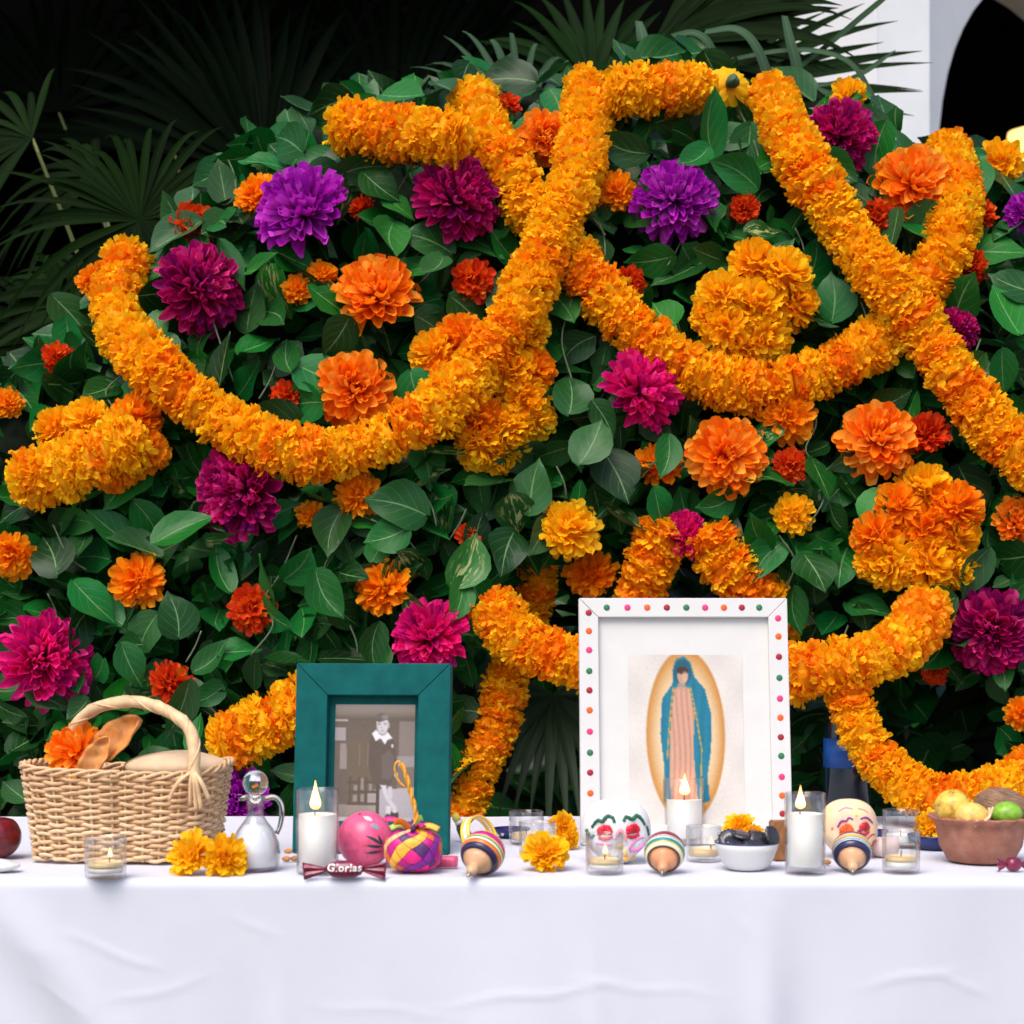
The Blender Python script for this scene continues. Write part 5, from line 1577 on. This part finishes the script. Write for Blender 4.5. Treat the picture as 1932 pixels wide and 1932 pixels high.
for i in range(11):
    an = i * 2 * pi / 11 + rw.uniform(-.2, .2)
    d_ = Vector((cos(an), sin(an) * .7, rw.uniform(.05, .5)))
    p0 = Vector((d_.x * .006, d_.y * .006, cz + RZ * .95))
    L = rw.uniform(.03, .047)
    path = [p0, p0 + d_ * L * .5 + Vector((0, 0, .006)), p0 + d_ * L + Vector((0, 0, -.002))]
    obj('loose_strip', MB().add(*tube(catmull(path, .004), .0052, 8, False, .3)).mesh('loose_strip', WC[[2, 0, 6, 4, 5, 1, 6, 2, 7, 0, 3][i]]), wb)
M['cord'] = plain('orange cord', (.74, .33, .03), .7, .3, 120, bump=.3)
def cpt(t_, q):
    tbl = [(0, 0, cz + RZ), (.004, 0, (1650 - 1540) * k), (-.004, .002, (1650 - 1500) * k), (-.012, .002, (1650 - 1465) * k), (-.020, .002, (1650 - 1442) * k)]
    return tbl
cp = catmull(cpt(0, 0), .0025)
for q in range(2):
    path = [p_ + Vector((cos(i * .45 + q * pi), sin(i * .45 + q * pi), 0)) * .0020 for i, p_ in enumerate(cp)]
    obj('cord', MB().add(*tube(path, .0024, 6)).mesh('cord', M['cord']), wb)
e_ = cp[-1]
obj('cord_loop', MB().add(*tube(catmull([e_, e_ + Vector((-.006, 0, .003)), e_ + Vector((-.010, 0, -.008)), e_ + Vector((-.004, .001, -.028)), e_ + Vector((.008, .001, -.040))], .003), .0019, 6)).mesh('cord_loop', M['cord']), wb)

# ------------------------------------------------------------------ wrapped sweets
t = NT('dark red foil')
n = t.noise(60.0, 4.0, dist=1.0)
t.l(t.ramp(n, [(.35, (.10, .004, .022)), (.65, (.26, .008, .05))]), t.b.inputs['Base Color']); t.b.inputs['Roughness'].default_value = .28; t.b.inputs['Specular IOR Level'].default_value = .7; t.bump(n, .5, .002)
M['foil'] = t.m
def text_mesh(s, size, mat):
    cu = bpy.data.curves.new('lettering', 'FONT')
    cu.body = s; cu.size = size; cu.align_x = 'CENTER'; cu.align_y = 'CENTER'; cu.extrude = .0001; cu.shear = .1; cu.space_character = 1.12; cu.offset = size * .02
    to = bpy.data.objects.new('lettering', cu)
    COL.objects.link(to)
    dg = bpy.context.evaluated_depsgraph_get()
    me = bpy.data.meshes.new_from_object(to.evaluated_get(dg))
    bpy.data.objects.remove(to, do_unlink=True)
    me.materials.clear(); me.materials.append(mat)
    return me
def fan(sgn, L, W, seed):
    r_ = random.Random(seed)
    def f(s, t_):
        kk = s * 2 - 1
        w = W * (.16 + .84 * t_ ** .8)
        return (sgn * L * t_, .35 * W * sin(kk * 7 + seed) * t_ * .6, kk * w + .1 * W * t_)
    return grid(f, 12, 8)
def sweet(u, v, wpx, label, text=None, yaw=0, scale=1.0):
    p = on_table(u, v); k = px(p.y)
    L, H2 = wpx * k * .5, 17 * k * scale
    s = empty('wrapped_sweet', p + Vector((0, 0, H2)), Matrix.Rotation(radians(yaw), 4, 'Z'))
    tag(s, label, 'sweet', 'sweets in dark red wrappers')
    bl = L * .46
    vs, fs, uv = blob(bl, H2 * .95, H2, 26, 16, lambda d: 1 + .03 * sin(14 * d.x + 5 * d.z))
    vs = [(math.copysign(abs(x / bl) ** .8, x) * bl if abs(x) > 1e-9 else 0, y_, max(z, -H2 * .97)) for x, y_, z in vs]
    obj('wrapper', MB().add(vs, fs, uv).mesh('wrapper', M['foil']), s)
    for sg in (-1, 1):
        o = obj('twist_end', MB().add(*fan(sg, L * .55, H2 * 1.0, 2 if sg < 0 else 5)).mesh('twist_end', M['foil']), s, Matrix.Translation((sg * bl * .93, 0, -H2 * .05)) @ Matrix.Rotation(radians(6 * sg), 4, 'Y'))
        md = o.modifiers.new('thickness', 'SOLIDIFY'); md.thickness = .0004
    if text:
        lm_ = text_mesh(text, H2 * 1.15, BC['white'])
        tr_ = BVHTree.FromPolygons([Vector(q) for q in vs], fs)
        for v_ in lm_.vertices:
            lift = v_.co.z
            h_, n_, _, _ = tr_.ray_cast(Vector((v_.co.x, -1, v_.co.y + H2 * .22)), Vector((0, 1, 0)))
            if h_: v_.co = h_ + n_ * (.0004 + lift)
            else: v_.co = Vector((v_.co.x, -H2, v_.co.y))
        obj('lettering', lm_, s)
    return s
sweet(650, 1657, 160, 'dark red wrapped sweet with white lettering before the pink maraca', 'Glorias', 2)
sweet(1912, 1644, 66, 'dark red wrapped sweet at the right edge by the clay bowl', None, 12, .8)

# ------------------------------------------------------------------ loose marigolds
def loose(u, v, r, vb, axis, label, flat=.8):
    y = yb(vb) ; k = px(y)
    z = max(TZ + r * k * .55, CAM_Z - (v - 1172) * k)
    marigold('yy', Vector(((u - 966) * k, y, z)), r * k, axis, label, 'loose yellow marigolds on the table', flat=flat)
loose(362, 1612, 50, 1648, (-.45, -.6, .6), 'loose yellow marigold beside the basket, left of a pair')
loose(425, 1618, 46, 1650, (.3, -.9, .3), 'loose yellow marigold beside the cruet, right of a pair')
loose(1031, 1612, 50, 1640, (0, -.5, .85), 'loose yellow marigold in front of the ribbed votives')
loose(1062, 1562, 34, 1600, (.6, -.6, .5), 'loose yellow marigold leaning behind the front one')
loose(1076, 1582, 22, 1602, (.8, -.5, .1), 'small loose yellow marigold close to the white frame')
loose(1395, 1562, 33, 1600, (-.2, -.6, .7), 'loose yellow marigold behind the bowl of black sweets')
loose(1424, 1572, 19, 1602, (.5, -.7, .4), 'tiny loose yellow marigold at the right of the one behind the bowl')
loose(1757, 1558, 34, 1598, (-.2, -.8, .5), 'loose yellow marigold between the votives and the clay bowl')

# ------------------------------------------------------------------ bowl of black sweets
p = on_table(1409, 1640); k = px(p.y)
bw = empty('china_bowl', p)
M['china'] = plain('white china', (.66, .655, .64), .18, .02, 10, .5)
M['navy_rim'] = plain('navy glaze', (.02, .03, .14), .2)
tag(bw, 'small white china bowl with a navy rim', 'bowl')
obj('bowl', MB().add(*lathe([(0, .001), (34 * k, .001), (37 * k, .003), (46 * k, 12 * k), (57 * k, 38 * k), (61 * k, 50 * k), (59 * k, 51 * k), (54 * k, 38 * k), (42 * k, 14 * k), (0, 7 * k)], 48)).mesh('bowl', M['china']), bw)
obj('rim', MB().add(*tube([(60.2 * k * cos(2 * pi * i / 48), 60.2 * k * sin(2 * pi * i / 48), 51.5 * k) for i in range(48)], .0013, 6, True)).mesh('rim', M['navy_rim']), bw)
M['black_foil'] = plain('black foil', (.018, .018, .024), .25, .4, 120, .8, bump=.4)
disc = lathe([(0, -.0042), (.011, -.0042), (.0145, -.003), (.0155, 0), (.0145, .003), (.011, .0042), (.004, .0048), (0, .0046)], 40, lambda t_, k_: 1 + (  .09 * cos(16 * t_) if 1 < k_ < 5 else 0))
DISC = MB().add(*disc, M=Matrix.Diagonal((1.12, 1.12, .8, 1))).mesh('black_sweet', M['black_foil'])
for (dx, dy, dz, rx, ry, lab) in [(-36, -14, 60, 50, -25, 'black foil sweet tipped over the left rim of the white bowl'), (-12, -12, 66, 14, 12, 'black foil sweet lying flat on top of the heap'), (-6, -26, 52, 20, -10, 'black foil sweet just under the topmost one'), (22, -18, 56, 50, 30, 'black foil sweet right of the middle of the heap'),
        (46, -16, 64, 40, 62, 'black foil sweet standing on edge at the right rim of the bowl'), (24, 10, 62, 10, 25, 'black foil sweet at the back of the heap, right one'), (-30, 16, 56, 8, -12, 'black foil sweet at the back of the heap, left one'), (-24, -26, 54, 30, 10, 'black foil sweet low at the front of the bowl, left one'), (10, -30, 52, 24, 8, 'black foil sweet low at the front of the bowl, right one')]:
    o = obj('black_sweet', DISC, None, Matrix.Translation(p + Vector((dx * k, dy * k, dz * k))) @ Euler((radians(rx), radians(ry), 0)).to_matrix().to_4x4())
    tag(o, lab, 'sweet', 'black sweets in the bowl')
t = NT('brown block wood')
n = t.noise(22.0, 5.0, dist=2.0)
t.l(t.ramp(n, [(.3, (.16, .055, .018)), (.7, (.36, .15, .05))]), t.b.inputs['Base Color']); t.b.inputs['Roughness'].default_value = .5; t.bump(n, .3, .003)
M['block'] = t.m
p = on_table(1478, 1622); k = px(p.y)
o = obj('wooden_block', MB().add(*box(-.021, .021, -.016, .016, 0.0006, 74 * k, .002)).mesh('wooden_block', M['block'], False), None, Matrix.Translation(p) @ Matrix.Rotation(radians(12), 4, 'Z'))
tag(o, 'brown wooden block between the sweets bowl and a tall candle', 'wooden block')

# ------------------------------------------------------------------ clay bowl and fruit
p = on_table(1850, 1626); k = px(p.y)
cb_ = empty('clay_bowl', p)
tag(cb_, 'rough terracotta bowl with a crimped rim at the right', 'bowl')
t = NT('terracotta')
n = t.noise(36.0, 6.0); n2 = t.noise(240.0, 3.0)
c = t.ramp(n, [(.3, (.25, .092, .055)), (.55, (.34, .135, .085)), (.75, (.40, .185, .13))])
c = t.mix(t.math('GREATER_THAN', t.noise(210.0, 2.0), .68), c, (.15, .065, .045))
t.l(c, t.b.inputs['Base Color']); t.b.inputs['Roughness'].default_value = .8; t.bump(n2, .35, .003)
M['terracotta'] = t.m
rim = lambda t_, k_: 1 + (.06 * cos(17 * t_ + .6) + .02 * cos(5 * t_) if k_ in (6, 7) else .012 * cos(13 * t_) if k_ in (5, 8) else 0)
obj('bowl', MB().add(*lathe([(0, .001), (52 * k, .001), (62 * k, 5 * k), (77 * k, 32 * k), (82 * k, 62 * k), (84 * k, 74 * k), (95 * k, 84 * k), (93 * k, 88 * k), (80 * k, 78 * k), (74 * k, 40 * k), (55 * k, 12 * k), (0, 9 * k)], 78, rim)).mesh('bowl', M['terracotta']), cb_)
def fruit(name, label, u, v, rx, ry, rz, mat, dy, rot=0, fn=None):
    y = p.y + dy; kk = px(y)
    o = obj(name, MB().add(*blob(rx * kk, ry * kk, rz * kk, 30, 20, fn)).mesh(name, mat), None, Matrix.Translation(P(u, v, y)) @ Matrix.Rotation(radians(rot), 4, 'Y'))
    tag(o, label, 'fruit', 'fruit in the clay bowl')
    return o
t = NT('ripe guava skin')
n = t.noise(55.0, 5.0)
c = t.ramp(n, [(.32, (.30, .17, .015)), (.5, (.72, .45, .06)), (.75, (.82, .56, .10))])
c = t.mix(t.math('GREATER_THAN', t.noise(170.0, 4.0), .66), c, (.16, .09, .01))
t.l(c, t.b.inputs['Base Color']); t.b.inputs['Roughness'].default_value = .4; t.bump(t.noise(90.0), .15, .002)
M['guava'] = t.m
M['guava2'] = plain('yellow guava skin', (.74, .45, .11), .42, .28, 90, bump=.12)
M['lime'] = plain('lime skin', (.20, .40, .035), .35, .3, 90, .4, bump=.1)
t = NT('coconut husk')
tc = t.new('ShaderNodeTexCoord'); mp = t.new('ShaderNodeMapping'); mp.inputs['Scale'].default_value = (60, 60, 420)
t.l(tc.outputs['Object'], mp.inputs[0])
nz_ = t.new('ShaderNodeTexNoise'); nz_.inputs['Scale'].default_value = 1.0; nz_.inputs['Detail'].default_value = 4; t.l(mp.outputs[0], nz_.inputs['Vector'])
t.l(t.ramp(nz_.outputs['Fac'], [(.3, (.10, .05, .025)), (.7, (.30, .17, .10))]), t.b.inputs['Base Color']); t.b.inputs['Roughness'].default_value = .85; t.bump(nz_.outputs['Fac'], .6, .004)
M['coconut'] = t.m
fruit('guava', 'spotted yellow green guava at the left of the clay bowl', 1796, 1522, 34, 34, 33, M['guava'], -.02, 0, lambda d: 1 + .03 * sin(3 * d.x))
fruit('guava', 'pale yellow guava in the middle of the clay bowl', 1834, 1541, 34, 30, 27, M['guava2'], -.045, 12)
fruit('coconut', 'brown hairy coconut at the back of the clay bowl', 1890, 1528, 55, 46, 42, M['coconut'], .015, 14)
fruit('lime', 'bright green lime in the clay bowl', 1900, 1536, 29, 26, 24, M['lime'], -.03)
M['straw'] = plain('dry straw', (.66, .46, .26), .7, .25, 60)
pt = P(1858, 1543, p.y - .07)
sk = empty('dried_stalk', pt)
tag(sk, 'dry beige stalk lying over the front rim of the clay bowl', 'stalk')
for q in range(5):
    rs = random.Random(q)
    path = catmull([(.010 + rs.uniform(-.004, .004), 0, .014 + rs.uniform(-.004, .004)), (.006, -.002 * q, .002), (-.006 + rs.uniform(-.004, .004), -.004, -.008), (-.018, -.003 * q, -.014 + .003 * q)], .004)
    obj('fibre', MB().add(*tube(path, .0019, 6)).mesh('fibre', M['straw']), sk)

# ------------------------------------------------------------------ dark bottle, dishes and the rest
y = 0.915; k = px(y)
bt = empty('dark_bottle', Vector(((1598 - 966) * k, y, TZ)))
tag(bt, 'dark bottle with a blue label standing behind the cream skull', 'bottle')
M['dark_plastic'] = plain('dark blue plastic', (.006, .016, .026), .12, .3, 10, .6)
M['label_blue'] = plain('blue label', (.008, .07, .30), .4, .25, 20)
M['label_ink'] = plain('pale label print', (.30, .45, .62), .5)
zz = lambda v: (1542 - v) * k
obj('bottle', MB().add(*lathe([(0, .001), (40 * k, .001), (44 * k, 4 * k), (44 * k, zz(1400)), (43 * k, zz(1380)), (36 * k, zz(1345)), (22 * k, zz(1310)), (15 * k, zz(1285)), (14 * k, zz(1262)), (0, zz(1262))], 40)).mesh('bottle', M['dark_plastic']), bt)
obj('cap', MB().add(*lathe([(0, zz(1262) + .0004), (17 * k, zz(1262) + .0004), (17 * k, zz(1240)), (15 * k, zz(1238)), (0, zz(1237))], 30, lambda t_, k_: 1 + (.02 * cos(15 * t_) if k_ in (1, 2) else 0))).mesh('cap', M['label_blue']), bt)
lb = obj('label', MB().add(*lathe([(44.6 * k, zz(1447)), (44.6 * k, zz(1392))], 60)).mesh('label', M['label_blue']), bt)
lb.data.polygons[-1]
for (a0, a1, v0, v1) in [(248, 278, 1409, 1406), (250, 262, 1413, 1411), (264, 268, 1414, 1404), (270, 276, 1414, 1412), (270, 272, 1414, 1408), (275, 277, 1414, 1404), (282, 300, 1432, 1428), (284, 298, 1440, 1438)]:
    f_ = lambda s, t_: (44.9 * k * cos(radians(a0 + (a1 - a0) * s)), 44.9 * k * sin(radians(a0 + (a1 - a0) * s)), zz(v0 + (v1 - v0) * t_))
    obj('label_print', MB().add(*grid(f_, 4, 1)).mesh('label_print', M['label_ink']), lb)
M['blue_glaze'] = plain('cobalt glaze', (.006, .018, .12), .15, .25, 20, .6)
def dish(u, vb, r, h, label, spots=0):
    q = on_table(u, vb); kk = px(q.y)
    d_ = empty('blue_dish', q)
    tag(d_, label, 'dish', 'dark blue dishes')
    obj('dish', MB().add(*lathe([(0, .001), (r * .55 * kk, .001), (r * .62 * kk, .003), (r * kk, h * kk), (r * .97 * kk, h * kk + .002), (r * .6 * kk, .006), (0, .005)], 44)).mesh('dish', M['blue_glaze']), d_)
    for i in range(spots):
        an = radians(200 + 140 * i / max(1, spots - 1))
        obj('white_spot', MB().add(*blob(.004, .0015, .004, 10, 8), M=Matrix.Translation((r * .82 * kk * cos(an), r * .82 * kk * sin(an), h * .58 * kk)) @ Matrix.Rotation(an + pi / 2, 4, 'Z')).mesh('white_spot', M['china']), d_)
dish(965, 1580, 36, 16, 'dark blue dish with white spots at the back beside the ribbed votive', 5)
dish(1762, 1602, 50, 26, 'cobalt blue dish half behind the clay bowl', 0)
dish(1652, 1582, 24, 14, 'small dark blue dish behind the cream skull', 0)
# peg doll lying behind the first top
q0 = on_table(878, 1588)
pg = empty('peg_toy', q0 + Vector((0, 0, .012)), Matrix.Rotation(radians(-28), 4, 'Y'))
tag(pg, 'small black peg toy with a yellow head behind the striped top', 'toy')
obj('body', MB().add(*lathe([(0, -.010), (.010, -.009), (.0115, 0), (.010, .016), (.007, .022), (0, .0225)], 20)).mesh('body', BC['brown']), pg)
obj('collar', MB().add(*lathe([(0, .0228), (.0078, .0229), (.0072, .029), (0, .0295)], 20)).mesh('collar', BC['white']), pg)
obj('head', MB().add(*lathe([(0, .0297), (.0070, .0298), (.0078, .036), (.006, .042), (0, .044)], 20)).mesh('head', plain('pale yellow paint', (.80, .66, .10), .4)), pg)
obj('arm', MB().add(*tube([(.008, -.004, .014), (.030, -.006, .022), (.046, -.004, .020)], .0035, 8)).mesh('arm', BC['orange']), pg)
# almonds
M['almond'] = plain('almond skin', (.48, .20, .07), .6, .3, 120, bump=.3)
AL = MB().add(*blob(.0085, .0055, .0045, 16, 10, lambda d: 1 - .25 * max(0, d.x) ** 2)).mesh('almond', M['almond'])
for (u, v, dz, rz, lab) in [(545, 1618, .0095, 20, 'brown almond lying on top of two others by the teal frame'), (541, 1626, .0036, -10, 'brown almond, left of two under a third by the teal frame'), (556, 1625, .0036, 50, 'brown almond, right of two under a third by the teal frame'), (1561, 1632, .0036, 30, 'single brown almond behind the tall candle by the sweets bowl')]:
    q = on_table(u, v)
    o = obj('almond', AL, None, Matrix.Translation(q + Vector((0, 0, dz + .0012))) @ Matrix.Rotation(radians(rz), 4, 'Z'))
    tag(o, lab, 'almond', 'almonds on the cloth')
# things cut by the left edge and a pink cup
M['red_fruit'] = plain('dark red fruit skin', (.13, .005, .010), .2, .5, 60, .5)
q = on_table(-10, 1622); kk = px(q.y)
rf = empty('red_fruit', q)
tag(rf, 'glossy dark red apple cut by the left edge behind the basket', 'fruit')
obj('flesh', MB().add(*blob(44 * kk, 44 * kk, 42 * kk, 32, 22, lambda d: 1 - .22 * max(0, d.z - .75) * 4 * .5), M=Matrix.Translation((0, .02, 41 * kk))).mesh('flesh', M['red_fruit']), rf)
obj('stem', MB().add(*tube([(0, .02, 74 * kk), (.002, .02, 88 * kk), (.005, .02, 95 * kk)], .0016, 6)).mesh('stem', M['wick']), rf)
q = on_table(-8, 1646); kk = px(q.y)
M['stone'] = plain('pale stone', (.62, .62, .60), .6, .15, 50)
o = obj('pale_pebble', MB().add(*blob(44 * kk, 30 * kk, 12 * kk, 26, 16, lambda d: 1 + .07 * sin(4 * d.x + 2) * cos(3 * d.y)), M=Matrix.Translation((0, .01, 11.4 * kk))).mesh('pale_pebble', M['stone']), None, Matrix.Translation(q))
tag(o, 'flat pale pebble cut by the left edge in front of the basket', 'pebble')
q = on_table(1668, 1616); kk = px(q.y)
M['rose_clay'] = plain('rose white clay', (.68, .52, .50), .6, .1, 30)
o = empty('clay_cup', q)
tag(o, 'small rose white cup between the cream skull and the votive glasses', 'cup')
obj('cup', MB().add(*lathe([(0, .001), (18 * kk, .001), (26 * kk, 6 * kk), (30 * kk, 20 * kk), (27 * kk, 34 * kk), (25 * kk, 34 * kk), (27 * kk, 20 * kk), (0, 6 * kk)], 36)).mesh('cup', M['rose_clay']), o)
obj('handle', MB().add(*tube([(-26 * kk, 0, 28 * kk), (-36 * kk, 0, 26 * kk), (-37 * kk, 0, 14 * kk), (-28 * kk, 0, 9 * kk)], .0022, 8)).mesh('handle', M['rose_clay']), o)
